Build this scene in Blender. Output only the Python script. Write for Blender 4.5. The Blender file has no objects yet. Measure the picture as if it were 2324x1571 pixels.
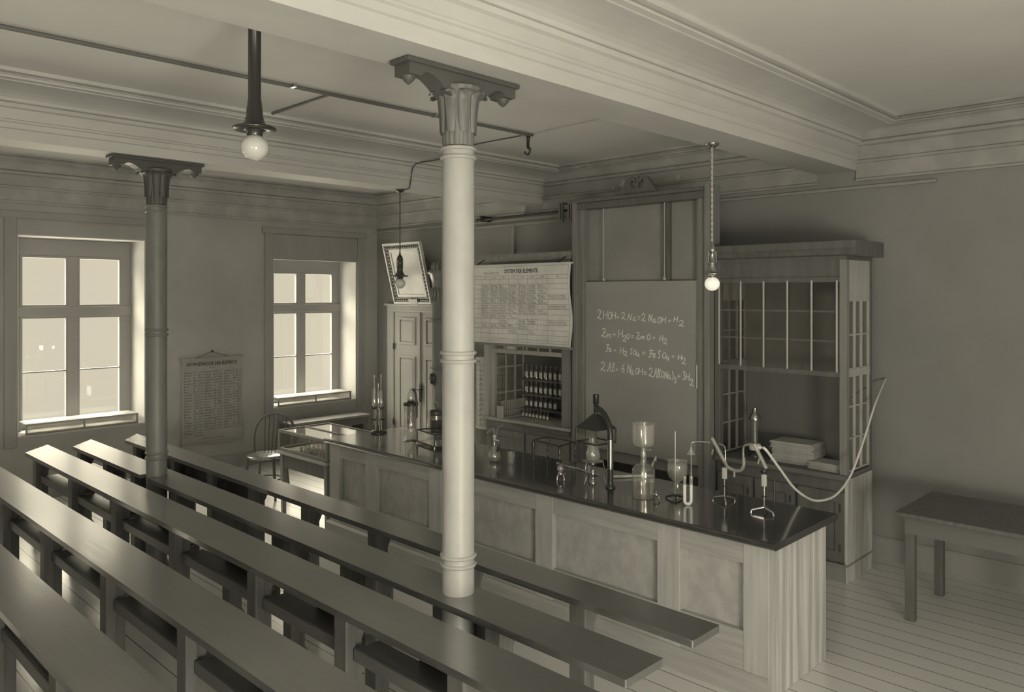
import bpy, math, random
from mathutils import Vector, Matrix
random.seed(7)
PI = math.pi
SC = bpy.context.scene
COL = SC.collection
# ------------------------------------------------------------------ camera, sky, lights, exposure
CAM_H = 2.25
cd = bpy.data.cameras.new('camera')
cam = bpy.data.objects.new('camera', cd); COL.objects.link(cam)
cam.location = (0, 0, CAM_H)
cam.rotation_euler = (PI/2, 0, math.radians(44.8))
cd.sensor_width = 36.0; cd.sensor_fit = 'HORIZONTAL'
cd.lens = 36.0*1782/2324
cd.shift_x = (1162-1141)/2324
cd.shift_y = (668-785.5)/2324
cd.clip_start = 0.05
SC.camera = cam

TINT = (1.0, 0.935, 0.735)
w = bpy.data.worlds.new('sky'); SC.world = w; w.use_nodes = True
nt = w.node_tree; nt.nodes.clear()
wo = nt.nodes.new('ShaderNodeOutputWorld'); bg = nt.nodes.new('ShaderNodeBackground')
tc = nt.nodes.new('ShaderNodeTexCoord'); sx = nt.nodes.new('ShaderNodeSeparateXYZ')
rp = nt.nodes.new('ShaderNodeValToRGB')
mrz = nt.nodes.new('ShaderNodeMapRange'); mrz.inputs[1].default_value = -1; mrz.inputs[2].default_value = 1
nt.links.new(tc.outputs['Generated'], sx.inputs[0]); nt.links.new(sx.outputs['Z'], mrz.inputs[0]); nt.links.new(mrz.outputs[0], rp.inputs[0])
def tint(s): return (TINT[0]*s, TINT[1]*s, TINT[2]*s, 1)
e = rp.color_ramp.elements
# bright ground, hazy pale horizon, bright overcast sky
e[0].position = 0.36; e[0].color = tint(8.0)
e[1].position = 0.42; e[1].color = tint(0.52)
for p_, v_ in ((0.63, 0.52), (0.72, 16.0), (1.0, 19.0)):
    q_ = e.new(p_); q_.color = tint(v_)
nt.links.new(rp.outputs[0], bg.inputs[0]); bg.inputs[1].default_value = 1.0
nt.links.new(bg.outputs[0], wo.inputs[0])

def area(name, loc, rot, sx_, sy_, power, portal=False):
    l = bpy.data.lights.new(name, 'AREA'); l.shape = 'RECTANGLE'; l.size = sx_; l.size_y = sy_
    l.energy = power; l.color = TINT
    if portal: l.cycles.is_portal = True
    o = bpy.data.objects.new(name, l); COL.objects.link(o); o.location = loc; o.rotation_euler = rot
    return o
# daylight in the windows: portals for the sky on the window wall, added lamps standing in for windows of the unseen opposite and rear walls
for yc in (0.0, 2.98, 6.0):
    area('window_portal', (-9.9, yc, 1.8), (0, -PI/2, 0), 2.2, 1.3, 1, True)
area('daylight_side', (2.9, 0.2, 1.35), (0, math.radians(106), 0), 2.0, 1.8, 255)
area('daylight_rear', (0.3, -2.3, 1.5), (math.radians(95), 0, 0), 2.6, 1.8, 36)
SC.view_settings.view_transform = 'Standard'
SC.view_settings.look = 'None'
SC.view_settings.gamma = 1.0
SC.view_settings.exposure = 0.5
SC.view_settings.use_curve_mapping = False
SC.cycles.max_bounces = 8
SC.cycles.transparent_max_bounces = 24
SC.cycles.caustics_reflective = False
SC.cycles.caustics_refractive = False
SC.cycles.sample_clamp_indirect = 12.0

# ------------------------------------------------------------------ mesh helpers
class MB:
    def __init__(s): s.v = []; s.f = []; s.sm = []
    def add(s, vs, fs, smooth=False):
        o = len(s.v); s.v += [tuple(v) for v in vs]
        for f in fs: s.f.append([i+o for i in f]); s.sm.append(smooth)
        return s
    nb = 0
    def box(s, x0, x1, y0, y1, z0, z1):
        e_ = .00013*(s.nb % 9); s.nb += 1        # hairline size differences keep touching boards from sharing a face
        x0 -= e_; x1 += e_; y0 -= e_; y1 += e_; z1 += e_
        return s.hexa([(x0,y0,z0),(x1,y0,z0),(x1,y1,z0),(x0,y1,z0),(x0,y0,z1),(x1,y0,z1),(x1,y1,z1),(x0,y1,z1)])
    def hexa(s, p): return s.add(p, [(0,3,2,1),(4,5,6,7),(0,1,5,4),(1,2,6,5),(2,3,7,6),(3,0,4,7)])
    def obox(s, c, size, m):
        a, b, d = [q/2 for q in size]; c = Vector(c)
        return s.hexa([c + m @ Vector(q) for q in ((-a,-b,-d),(a,-b,-d),(a,b,-d),(-a,b,-d),(-a,-b,d),(a,-b,d),(a,b,d),(-a,b,d))])
    def lathe(s, cx, cy, prof, n=24, cap0=True, cap1=True, fl=None, smooth=True):
        vs = []
        for (r, z) in prof:
            for i in range(n):
                a = 2*PI*i/n; rr = r*(fl(a) if fl else 1)
                vs.append((cx+rr*math.cos(a), cy+rr*math.sin(a), z))
        fs = []
        for k in range(len(prof)-1):
            for i in range(n):
                j = (i+1) % n; fs.append((k*n+i, k*n+j, (k+1)*n+j, (k+1)*n+i))
        s.add(vs, fs, smooth)
        if cap0: s.add(vs[:n], [tuple(range(n))[::-1]])
        if cap1: s.add(vs[-n:], [tuple(range(n))])
        return s
    def tube(s, path, r, n=8, cap=True, flat=None):
        P = [Vector(p) for p in path]; R = r if isinstance(r, (list, tuple)) else [r]*len(P)
        t0 = (P[1]-P[0]).normalized(); up = Vector((0,0,1)) if abs(t0.z) < .9 else Vector((1,0,0))
        nrm = t0.cross(up).normalized(); vs = []
        for i, p in enumerate(P):
            t = (P[min(i+1,len(P)-1)]-P[max(i-1,0)]).normalized()
            nrm = (nrm - t*nrm.dot(t)).normalized(); b = t.cross(nrm)
            for k in range(n):
                a = 2*PI*k/n; vs.append(p + (nrm*math.cos(a)+b*math.sin(a))*R[i])
        fs = []
        for i in range(len(P)-1):
            for k in range(n):
                j = (k+1) % n; fs.append((i*n+k, i*n+j, (i+1)*n+j, (i+1)*n+k))
        s.add(vs, fs, True)
        if cap: s.add(vs[:n], [tuple(range(n))[::-1]]); s.add(vs[-n:], [tuple(range(n))])
        return s
    def prism(s, poly, axis, a0, a1, smooth=False):
        def mk(p, a):
            return (a, p[0], p[1]) if axis == 'x' else (p[0], a, p[1]) if axis == 'y' else (p[0], p[1], a)
        n = len(poly); vs = [mk(p, a0) for p in poly]+[mk(p, a1) for p in poly]
        s.add(vs, [(i, (i+1) % n, n+(i+1) % n, n+i) for i in range(n)], smooth)
        s.add(vs, [tuple(range(n))[::-1], tuple(range(n, 2*n))])
        return s
    def ball(s, c, r, n=20, m=12, sz=1.0):
        prof = [(max(1e-4, r*math.sin(PI*i/m)), c[2]-sz*r*math.cos(PI*i/m)) for i in range(m+1)]
        return s.lathe(c[0], c[1], prof, n)
    def ribbon(s, pts, wd, nrm, th=.0):
        P = [Vector(p) for p in pts]; nrm = Vector(nrm); vs = []
        for i, p in enumerate(P):
            t = (P[min(i+1,len(P)-1)]-P[max(i-1,0)]).normalized(); b = t.cross(nrm).normalized()*wd/2
            vs += [p+b, p-b]
        return s.add(vs, [(2*i, 2*i+1, 2*i+3, 2*i+2) for i in range(len(P)-1)])
    def build(s, name, mat, parent=None, loc=None, bev=0.0, xf=None):
        off = Vector((0,0,0))
        q = parent
        while q is not None: off += q.location; q = q.parent
        if loc is not None: off += Vector(loc)
        me = bpy.data.meshes.new(name)
        vv = s.v if xf is None else [xf(v) for v in s.v]
        me.from_pydata([tuple(Vector(v)-off) for v in vv], [], s.f)
        me.polygons.foreach_set('use_smooth', s.sm); me.materials.append(mat); me.update()
        o = bpy.data.objects.new(name, me); COL.objects.link(o)
        if parent is not None: o.parent = parent
        if loc is not None: o.location = loc
        if bev:
            b = o.modifiers.new('bevel', 'BEVEL'); b.width = bev; b.segments = 2; b.limit_method = 'ANGLE'; b.angle_limit = math.radians(40)
        return o
def spline(pts, n=6):
    P = [Vector(p) for p in pts]; P = [P[0]*2-P[1]]+P+[P[-1]*2-P[-2]]; out = []
    for i in range(1, len(P)-2):
        for k in range(n):
            t = k/n; a, b, c, d = P[i-1], P[i], P[i+1], P[i+2]
            out.append(.5*((2*b)+(c-a)*t+(2*a-5*b+4*c-d)*t*t+(3*b-a-3*c+d)*t**3))
    out.append(P[-2]); return out
def arc(c, r, a0, a1, n, f):
    return [f(c, r*math.cos(a0+(a1-a0)*i/n), r*math.sin(a0+(a1-a0)*i/n)) for i in range(n+1)]
def tag(o, label, cat, group=None, kind=None):
    o['label'] = label; o['category'] = cat
    if group: o['group'] = group
    if kind: o['kind'] = kind
    return o
def thing(name, label, cat, loc=(0,0,0), group=None):
    o = bpy.data.objects.new(name, None); COL.objects.link(o); o.location = loc; o.empty_display_size = .1
    return tag(o, label, cat, group)
def struct(name, loc=(0,0,0)):
    o = bpy.data.objects.new(name, None); COL.objects.link(o); o.location = loc; o['kind'] = 'structure'; return o
def S(o): o['kind'] = 'structure'; return o
def dup(root, loc, label=None):
    r = root.copy(); COL.objects.link(r); r.location = loc
    if label: r['label'] = label
    for ch in list(root.children):
        c = ch.copy(); COL.objects.link(c); c.parent = r
        for g in ch.children:
            d = g.copy(); COL.objects.link(d); d.parent = c
    return r
# ------------------------------------------------------------------ lettering
_tc = {}
def text_geo(txt):
    if txt not in _tc:
        cu = bpy.data.curves.new('lettering', 'FONT'); cu.body = txt; cu.resolution_u = 1; cu.size = 1.0
        ob = bpy.data.objects.new('lettering', cu); COL.objects.link(ob)
        dg = bpy.context.evaluated_depsgraph_get(); me = bpy.data.meshes.new_from_object(ob.evaluated_get(dg))
        vs = [(v.co.x, v.co.y) for v in me.vertices]; fs = [tuple(p.vertices) for p in me.polygons]
        bpy.data.objects.remove(ob); bpy.data.curves.remove(cu); bpy.data.meshes.remove(me)
        _tc[txt] = (vs, fs)
    return _tc[txt]
def put_text(mb, txt, u, v, h, f, width=None, align='l', bold=0.0):
    """f(u,v) -> 3D; h: cap height; width: fit to this width"""
    vs, fs = text_geo(txt)
    if not vs: return
    x0 = min(a for a, b in vs); x1 = max(a for a, b in vs)
    k = h/0.70; kx = k if width is None else width/(x1-x0)
    sh = -x0*kx if align == 'l' else -(x0+x1)/2*kx if align == 'c' else -x1*kx
    offs = [(0,0)] if not bold else [(-bold,0),(bold,0),(0,bold),(0,-bold)]
    for dx, dy in offs:
        mb.add([f(u+a*kx+sh+dx, v+b*k+dy) for a, b in vs], fs)
# ------------------------------------------------------------------ materials
M = {}
def mat(name, col, rough=.5, spec=.5, coat=0.0, coat_rough=.1, coat_ior=1.5, metal=0.0, col2=None, scale=(4,4,4), detail=4, bump=0.0, bscale=None, lo=.35, hi=.65, rvar=0.0):
    m = bpy.data.materials.new(name); m.use_nodes = True; t = m.node_tree; b = t.nodes['Principled BSDF']
    b.inputs['Base Color'].default_value = (*col, 1); b.inputs['Roughness'].default_value = rough
    b.inputs['Specular IOR Level'].default_value = spec; b.inputs['Metallic'].default_value = metal
    b.inputs['Coat Weight'].default_value = coat; b.inputs['Coat Roughness'].default_value = coat_rough; b.inputs['Coat IOR'].default_value = coat_ior
    if col2 or bump:
        tc = t.nodes.new('ShaderNodeTexCoord'); mp = t.nodes.new('ShaderNodeMapping'); mp.inputs['Scale'].default_value = scale
        nz = t.nodes.new('ShaderNodeTexNoise'); nz.inputs['Scale'].default_value = 1.0; nz.inputs['Detail'].default_value = detail; nz.inputs['Roughness'].default_value = .6
        t.links.new(tc.outputs['Object'], mp.inputs[0]); t.links.new(mp.outputs[0], nz.inputs['Vector'])
        if col2:
            r = t.nodes.new('ShaderNodeValToRGB'); r.color_ramp.elements[0].position = lo; r.color_ramp.elements[1].position = hi
            r.color_ramp.elements[0].color = (*col, 1); r.color_ramp.elements[1].color = (*col2, 1)
            t.links.new(nz.outputs['Fac'], r.inputs[0]); t.links.new(r.outputs[0], b.inputs['Base Color'])
        if rvar:
            mr = t.nodes.new('ShaderNodeMapRange'); mr.inputs[3].default_value = max(.02, rough-rvar); mr.inputs[4].default_value = rough+rvar
            t.links.new(nz.outputs['Fac'], mr.inputs[0]); t.links.new(mr.outputs[0], b.inputs['Roughness'])
            if coat:
                mr2 = t.nodes.new('ShaderNodeMapRange'); mr2.inputs[3].default_value = max(.03, coat_rough-rvar); mr2.inputs[4].default_value = coat_rough+rvar
                t.links.new(nz.outputs['Fac'], mr2.inputs[0]); t.links.new(mr2.outputs[0], b.inputs['Coat Roughness'])
        if bump:
            bp = t.nodes.new('ShaderNodeBump'); bp.inputs['Strength'].default_value = bump; bp.inputs['Distance'].default_value = .01
            t.links.new(nz.outputs['Fac'], bp.inputs['Height']); t.links.new(bp.outputs[0], b.inputs['Normal'])
    M[name] = m; return m
def g(v): return (v, v*.995, v*.985)
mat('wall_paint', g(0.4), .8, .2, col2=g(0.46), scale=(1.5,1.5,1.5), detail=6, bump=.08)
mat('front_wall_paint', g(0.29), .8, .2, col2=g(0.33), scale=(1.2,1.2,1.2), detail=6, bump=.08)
mat('ceiling_paint', g(0.72), .85, .2, col2=g(0.78), scale=(.8,.8,.8), detail=5)
mat('beam_paint', g(0.54), .6, .3, col2=g(0.62), scale=(2,1,3), detail=6)
mat('frieze_paint', g(0.38), .7, .3, col2=g(0.45), scale=(3,3,3), detail=7, lo=.45, hi=.6)
mat('reveal_paint', g(0.56), .7, .3, col2=g(0.62), scale=(2,2,2))
mat('plaster', g(.6), .9, .1)
mat('window_wood', g(0.36), .5, .4)
mat('trim_wood', g(0.33), .55, .4, col2=g(0.37), scale=(3,3,1))
mat('door_paint', g(0.46), .45, .45, col2=g(0.5), scale=(3,3,1))
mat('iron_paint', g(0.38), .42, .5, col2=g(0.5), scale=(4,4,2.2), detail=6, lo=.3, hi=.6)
mat('column_backlit', g(0.19), .45, .5, col2=g(0.26), scale=(6,6,2))  # column paint made darker: the backlit shade is put into its colour
mat('capital_iron', g(0.13), .45, .5, col2=g(0.24), scale=(30,30,3))
mat('bracket_wood', g(0.1), .5, .5)
mat('bench_top', g(.05), .5, 1.0, coat=1.0, coat_rough=.21, coat_ior=3.4, col2=g(.075), scale=(2,45,45), detail=5, bump=.012, rvar=.07)
mat('bench_wood', g(0.12), .5, .4, col2=g(0.16), scale=(20,20,3), detail=4)
mat('bench_rail', g(0.12), .4, .5, col2=g(0.16), scale=(3,40,40), detail=4)
mat('counter_oak_h', g(0.34), .5, .4, col2=g(0.42), scale=(2.5,30,30), detail=6)
mat('counter_oak_v', g(0.4), .5, .4, col2=g(0.48), scale=(30,30,2.5), detail=6)
mat('counter_panel', g(0.38), .5, .4, col2=g(0.46), scale=(14,14,9), detail=7, lo=.4, hi=.6)
mat('counter_end_lit', g(0.42), .5, .4, col2=g(0.72), scale=(5,16,.6), detail=5, lo=.4, hi=.62)  # oak lightened to carry side light in its colour
mat('counter_top', g(.018), .22, .5, coat=1.0, coat_rough=.10, coat_ior=1.85, col2=g(.03), scale=(1.5,25,25), detail=4, rvar=.04)
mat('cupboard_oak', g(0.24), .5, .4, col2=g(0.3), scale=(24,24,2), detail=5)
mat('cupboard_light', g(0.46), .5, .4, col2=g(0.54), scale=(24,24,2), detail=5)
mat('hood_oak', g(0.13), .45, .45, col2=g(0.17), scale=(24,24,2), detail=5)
mat('hood_side_lit', g(0.42), .45, .4, col2=g(0.8), scale=(10,10,.8), detail=4, lo=.42, hi=.7)  # paler than the other hood wood: side light painted into the colour
mat('hood_dark', g(0.17), .6, .3)
mat('chalkboard', g(0.36), .6, .35, col2=g(0.41), scale=(1.2,1.2,2.5), detail=6)
mat('board_back', g(0.3), .6, .35, col2=g(0.36), scale=(1.5,1.5,1.5), detail=6)
mat('chalk', g(0.95), .9, .1)
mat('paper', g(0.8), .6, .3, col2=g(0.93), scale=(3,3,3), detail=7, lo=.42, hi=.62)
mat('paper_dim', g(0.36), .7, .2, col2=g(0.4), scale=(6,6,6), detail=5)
mat('white_paper', g(.75), .7, .2)
mat('stack_paper', g(.42), .8, .2, col2=g(.56), scale=(6,6,60), detail=3)
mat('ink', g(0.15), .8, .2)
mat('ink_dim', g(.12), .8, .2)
mat('brass', g(.45), .22, .5, metal=.9)
mat('dark_brass', g(.10), .25, .6, metal=.6)
mat('dark_metal', g(.035), .3, .6)
mat('conduit', g(.16), .4, .5)
mat('steel', g(.6), .2, .5, metal=1.0)
mat('stove_iron', g(.16), .28, .6, col2=g(.22), scale=(8,8,3))
mat('opal_glass', g(.72), .12, .6)
mat('opal_bright', g(.9), .12, .6)
bb = M['opal_bright'].node_tree.nodes['Principled BSDF']; bb.inputs['Emission Color'].default_value = (*TINT, 1); bb.inputs['Emission Strength'].default_value = .35
mat('rubber_white', g(.78), .45, .4)
mat('porcelain', g(.8), .2, .5)
mat('cord', g(.5), .7, .2)
mat('cord_dark', g(.10), .6, .3)
mat('gilt', g(.62), .35, .5)
mat('frame_dark', g(0.05), .4, .5, col2=g(0.22), scale=(60,60,60), detail=2, lo=.5, hi=.55)
mat('picture', g(.42), .25, .5, col2=g(.55), scale=(3,3,3), detail=4)
mat('powder', g(.85), .5, .3)
mat('liquid_dark', g(.16), .1, .5)
mat('cork', g(.25), .7, .2)
mat('frosted_glass', g(.55), .5, .3)
mat('chart_shade', g(.38), .6, .3)
def glass(name, base=.95, milk=.03, edge=.6, rough=.02, refl=.13):  # milk and edge whiten the glass in place of bright window reflections
    m = bpy.data.materials.new(name); m.use_nodes = True; t = m.node_tree; t.nodes.clear()
    out = t.nodes.new('ShaderNodeOutputMaterial'); tr = t.nodes.new('ShaderNodeBsdfTransparent'); tr.inputs[0].default_value = (base, base*.99, base*.97, 1)
    gl = t.nodes.new('ShaderNodeBsdfGlossy'); gl.inputs['Roughness'].default_value = rough; gl.inputs['Color'].default_value = (1,1,1,1)
    df = t.nodes.new('ShaderNodeBsdfTranslucent'); df.inputs[0].default_value = (.9,.9,.87,1)
    d2 = t.nodes.new('ShaderNodeBsdfDiffuse'); d2.inputs[0].default_value = (.9,.9,.87,1)
    l5 = t.nodes.new('ShaderNodeLayerWeight'); l5.inputs['Blend'].default_value = .5
    p5 = t.nodes.new('ShaderNodeMath'); p5.operation = 'POWER'; p5.inputs[1].default_value = 3.0; t.links.new(l5.outputs['Facing'], p5.inputs[0])
    lw = t.nodes.new('ShaderNodeMath'); lw.operation = 'MULTIPLY_ADD'; lw.inputs[1].default_value = .85; lw.inputs[2].default_value = refl; t.links.new(p5.outputs[0], lw.inputs[0])
    l2 = t.nodes.new('ShaderNodeLayerWeight'); l2.inputs['Blend'].default_value = .25
    m1 = t.nodes.new('ShaderNodeMixShader'); m2 = t.nodes.new('ShaderNodeMixShader'); m3 = t.nodes.new('ShaderNodeMixShader')
    ma = t.nodes.new('ShaderNodeMath'); ma.operation = 'MULTIPLY_ADD'; ma.inputs[1].default_value = edge; ma.inputs[2].default_value = milk; ma.use_clamp = True
    t.links.new(l2.outputs['Facing'], ma.inputs[0])
    pw = t.nodes.new('ShaderNodeMath'); pw.operation = 'POWER'; pw.inputs[1].default_value = 3.0
    t.links.new(l2.outputs['Facing'], pw.inputs[0]); t.links.new(pw.outputs[0], ma.inputs[0])
    m3.inputs[0].default_value = .5; t.links.new(df.outputs[0], m3.inputs[1]); t.links.new(d2.outputs[0], m3.inputs[2])
    t.links.new(ma.outputs[0], m1.inputs[0]); t.links.new(tr.outputs[0], m1.inputs[1]); t.links.new(m3.outputs[0], m1.inputs[2])
    t.links.new(lw.outputs[0], m2.inputs[0]); t.links.new(m1.outputs[0], m2.inputs[1]); t.links.new(gl.outputs[0], m2.inputs[2])
    t.links.new(m2.outputs[0], out.inputs[0]); M[name] = m; return m
glass('lab_glass', .98, .09, .9)
glass('milky_glass', .95, .38, .6, .08)
glass('tube_glass', .97, .33, .9)
glass('pane_glass', .98, .0, .02, .0, .045)
glass('lid_glass', .95, .0, .02, .01, .10)
glass('bottle_glass', .62, .16, .5)
glass('water', .92, .07, .3)
# floor boards run along y
def floor_mat():
    m = bpy.data.materials.new('floor_boards'); m.use_nodes = True; t = m.node_tree; b = t.nodes['Principled BSDF']
    tc = t.nodes.new('ShaderNodeTexCoord'); sp = t.nodes.new('ShaderNodeSeparateXYZ'); t.links.new(tc.outputs['Object'], sp.inputs[0])
    dv = t.nodes.new('ShaderNodeMath'); dv.operation = 'DIVIDE'; dv.inputs[1].default_value = .16; t.links.new(sp.outputs['Y'], dv.inputs[0])
    fr = t.nodes.new('ShaderNodeMath'); fr.operation = 'FRACT'; t.links.new(dv.outputs[0], fr.inputs[0])
    gt = t.nodes.new('ShaderNodeMath'); gt.operation = 'GREATER_THAN'; gt.inputs[1].default_value = .04; t.links.new(fr.outputs[0], gt.inputs[0])
    fl = t.nodes.new('ShaderNodeMath'); fl.operation = 'FLOOR'; t.links.new(dv.outputs[0], fl.inputs[0])
    wn = t.nodes.new('ShaderNodeTexWhiteNoise'); wn.noise_dimensions = '1D'; t.links.new(fl.outputs[0], wn.inputs['W'])
    mp = t.nodes.new('ShaderNodeMapping'); mp.inputs['Scale'].default_value = (1.5, 25, 1); t.links.new(tc.outputs['Object'], mp.inputs[0])
    nz = t.nodes.new('ShaderNodeTexNoise'); nz.inputs['Scale'].default_value = 1; nz.inputs['Detail'].default_value = 5; t.links.new(mp.outputs[0], nz.inputs['Vector'])
    r = t.nodes.new('ShaderNodeValToRGB'); r.color_ramp.elements[0].color = (*g(.70), 1); r.color_ramp.elements[1].color = (*g(.82), 1)
    ad = t.nodes.new('ShaderNodeMath'); ad.operation = 'MULTIPLY_ADD'; ad.inputs[1].default_value = .35; t.links.new(wn.outputs['Value'], ad.inputs[0]); 
    h = t.nodes.new('ShaderNodeMath'); h.operation = 'MULTIPLY'; h.inputs[1].default_value = .7; t.links.new(nz.outputs['Fac'], h.inputs[0]); t.links.new(h.outputs[0], ad.inputs[2])
    t.links.new(ad.outputs[0], r.inputs[0])
    mx = t.nodes.new('ShaderNodeMix'); mx.data_type = 'RGBA'; mx.inputs['A'].default_value = (*g(.06), 1)
    t.links.new(gt.outputs[0], mx.inputs['Factor']); t.links.new(r.outputs[0], mx.inputs['B']); t.links.new(mx.outputs['Result'], b.inputs['Base Color'])
    b.inputs['Roughness'].default_value = .32; b.inputs['Coat Weight'].default_value = .6; b.inputs['Coat Roughness'].default_value = .25; b.inputs['Coat IOR'].default_value = 1.8
    M['floor_boards'] = m
floor_mat()

# ------------------------------------------------------------------ the room
WX, WY, CZ = -9.67, 7.05, 3.74          # window wall, front wall, ceiling
RX, BY = 3.0, -2.5
S(MB().box(WX-.6, RX+.3, BY-.3, WY+.3, -.1, 0).build('floor', M['floor_boards']))
S(MB().box(WX-.6, RX+.3, BY-.3, WY+.3, CZ, CZ+.1).build('ceiling', M['ceiling_paint']))
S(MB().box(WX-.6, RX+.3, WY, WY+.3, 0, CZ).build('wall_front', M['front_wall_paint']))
S(MB().box(RX, RX+.3, BY-.3, WY, 0, CZ).build('wall_right', M['wall_paint']))
S(MB().box(WX-.6, RX, BY-.3, BY, 0, CZ).build('wall_back', M['wall_paint']))
ZS, ZT = .70, 2.90
WINS = [(-.68, .66), (2.315, 3.66), (5.335, 6.68)]
wl = MB(); ys = [BY]+[q for a in WINS for q in a]+[WY]
for i in range(0, len(ys), 2): wl.box(WX-.6, WX, ys[i], ys[i+1], 0, CZ)
for a, b in WINS: wl.box(WX-.6, WX, a, b, 0, ZS); wl.box(WX-.6, WX, a, b, ZT, CZ)
S(wl.build('wall_left', M['wall_paint']))
def window(n, a, b, head):
    r = struct('window_%d' % n, (WX, (a+b)/2, ZS))
    MB().box(WX-.59, WX+.002, a, a+.012, ZS, ZT).box(WX-.59, WX+.002, b-.012, b, ZS, ZT).box(WX-.59, WX+.002, a, b, ZT-.012, ZT).box(WX-.59, WX+.004, a, b, ZS, ZS+.015).build('reveal', M['reveal_paint'], r)
    xf, c = WX-.42, (a+b)/2
    x0, x1 = xf-.05, xf
    f = MB()
    a2, b2 = a+.013, b-.013
    f.box(x0, x1, a2, a+.13, ZS+.016, ZT-.013).box(x0, x1, b-.13, b2, ZS+.016, ZT-.013)
    f.box(x0, x1, a2, b2, head, ZT-.013).box(x0, x1, a2, b2, ZS+.016, ZS+.07)
    f.box(x0, x1+.02, a2, b2, 1.995, 2.105).box(x0, x1+.012, c-.052, c+.052, ZS+.016, head)
    f.build('frame', M['window_wood'], r, bev=.006)
    for (q0, q1) in ((a+.13, c-.052), (c+.052, b-.13)):
        for (z0, z1) in ((ZS+.07, 1.995), (2.105, head)):
            s = MB(); t = .022
            s.box(x0+.01, x1+.004, q0, q0+t, z0, z1).box(x0+.01, x1+.004, q1-t, q1, z0, z1).box(x0+.01, x1+.004, q0, q1, z0, z0+t).box(x0+.01, x1+.004, q0, q1, z1-t, z1)
            if z0 < 1: s.box(x0+.012, x1, q0, q1, 1.352, 1.366)
            sb = s.build('casement', M['window_wood'], r)
            MB().box(xf-.027, xf-.023, q0+t, q1-t, z0+t, z1-t).build('pane', M['pane_glass'], sb)
    ar = MB(); t = .125
    ar.box(WX, WX+.03, a-t, a-.01, ZS-.1, 3.10).box(WX, WX+.03, b+.01, b+t, ZS-.1, 3.10).box(WX, WX+.035, a-t-.04, b+t+.04, 3.07, 3.15)
    ar.build('architrave', M['trim_wood'], r, bev=.006)
    return r
window(3, *WINS[0], 2.69)
window(1, *WINS[1], 2.69)
w2 = window(2, *WINS[2], 2.565)
MB().box(WX-.02, WX+.02, WINS[2][0]-.008, WINS[2][1]+.008, 2.72, 3.065).build('blind_board', M['trim_wood'], w2, bev=.004)
# opaque frosted windows added on the unseen walls behind the side and rear lamps
def frosted(n, f):
    r = struct('window_%d' % n); m = MB(); t = .07
    for a, b, u, v in ((-.95, -.95+t, 0, 1), (.95-t, .95, 0, 1), (-t/2, t/2, 0, 1)): f(m, a, b, .35, 2.45, 0, .04)
    for z in (.35, 1.6, 2.38): f(m, -.95, .95, z, z+t, 0, .042)
    m.build('frame', M['window_wood'], r); p = MB(); f(p, -.93, .93, .38, 2.42, .008, .012); p.build('pane', M['opal_glass'], r)
frosted(4, lambda m, a, b, z0, z1, d0, d1: m.box(RX-d1, RX-d0, .2+a, .2+b, z0, z1))
frosted(5, lambda m, a, b, z0, z1, d0, d1: m.box(.3+a*1.4, .3+b*1.4, BY+d0, BY+d1, z0+.1, z1+.1))
S(MB().prism([(WX, 0), (WX+.03, 0), (WX+.03, .16), (WX+.015, .18), (WX, .18)], 'y', BY, WY).build('baseboard_left', M['trim_wood']))
S(MB().prism([(WY, 0), (WY-.03, 0), (WY-.03, .16), (WY-.015, .18), (WY, .18)], 'x', -8.0, RX).build('baseboard_front', M['trim_wood']))

# cornices: stepped mouldings, cove to the ceiling
def cove(u0, z0, u1, z1, n=6):
    return [(u0+(u1-u0)*(1-math.cos(PI/2*i/n)), z0+(z1-z0)*math.sin(PI/2*i/n)) for i in range(n+1)]
def cornice_prof(p=.30):
    pr = [(0,3.235),(.03,3.235),(.035,3.25),(.02,3.265),(.02,3.385),(.035,3.39),(.05,3.41),(.03,3.42),(.03,3.53),(.06,3.54),(.075,3.565),(.06,3.575)]
    pr += cove(.075, 3.58, p-.03, 3.665)
    return pr+[(p-.03,3.675),(p,3.68),(p,3.695),(p-.02,3.70),(p-.02,3.715),(p+.02,3.72),(p+.02,CZ),(0,CZ)]
pf = cornice_prof(.16)
for k, (xa, xb) in enumerate(((WX, -6.6), (-6.3, -2.98), (-2.64, RX))):
    S(MB().prism([(WY-u, z) for u, z in pf], 'x', xa, xb).build('trim_%d' % (k+1), M['frieze_paint']))
S(MB().prism([(WX+u, z) for u, z in pf], 'y', BY, WY).build('trim_4', M['frieze_paint']))
def beam(n, x0, x1):
    zs = 3.33
    half = [(0,zs),(0,zs+.075),(.018,zs+.08),(.018,zs+.115),(.035,zs+.122),(.035,zs+.135),(.02,zs+.142),(.02,zs+.215),(.05,zs+.222),(.065,zs+.245),(.05,zs+.255)]
    half += cove(.065, zs+.258, .33, zs+.335)
    half += [(.33,zs+.342),(.37,zs+.347),(.37,zs+.362),(.34,zs+.366),(.34,zs+.38),(.39,zs+.385),(.39,CZ)]
    poly = [(x1+u, z) for u, z in half]+[(x0-u, z) for u, z in reversed(half)]
    return S(MB().prism(poly, 'y', BY, WY).build('trim_%d' % n, M['beam_paint']))
beam(5, -6.6, -6.3); beam(6, -2.98, -2.64)
# thin picture rail below the frieze on the front wall and a batten on its panelling
S(MB().box(WX, -2.0, WY-.03, WY, 3.165, 3.19).box(-6.82, -6.78, WY-.03, WY, 2.74, 3.13).box(-7.5, -5.2, WY-.025, WY, 3.10, 3.13).build('trim_7', M['trim_wood']))

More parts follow.
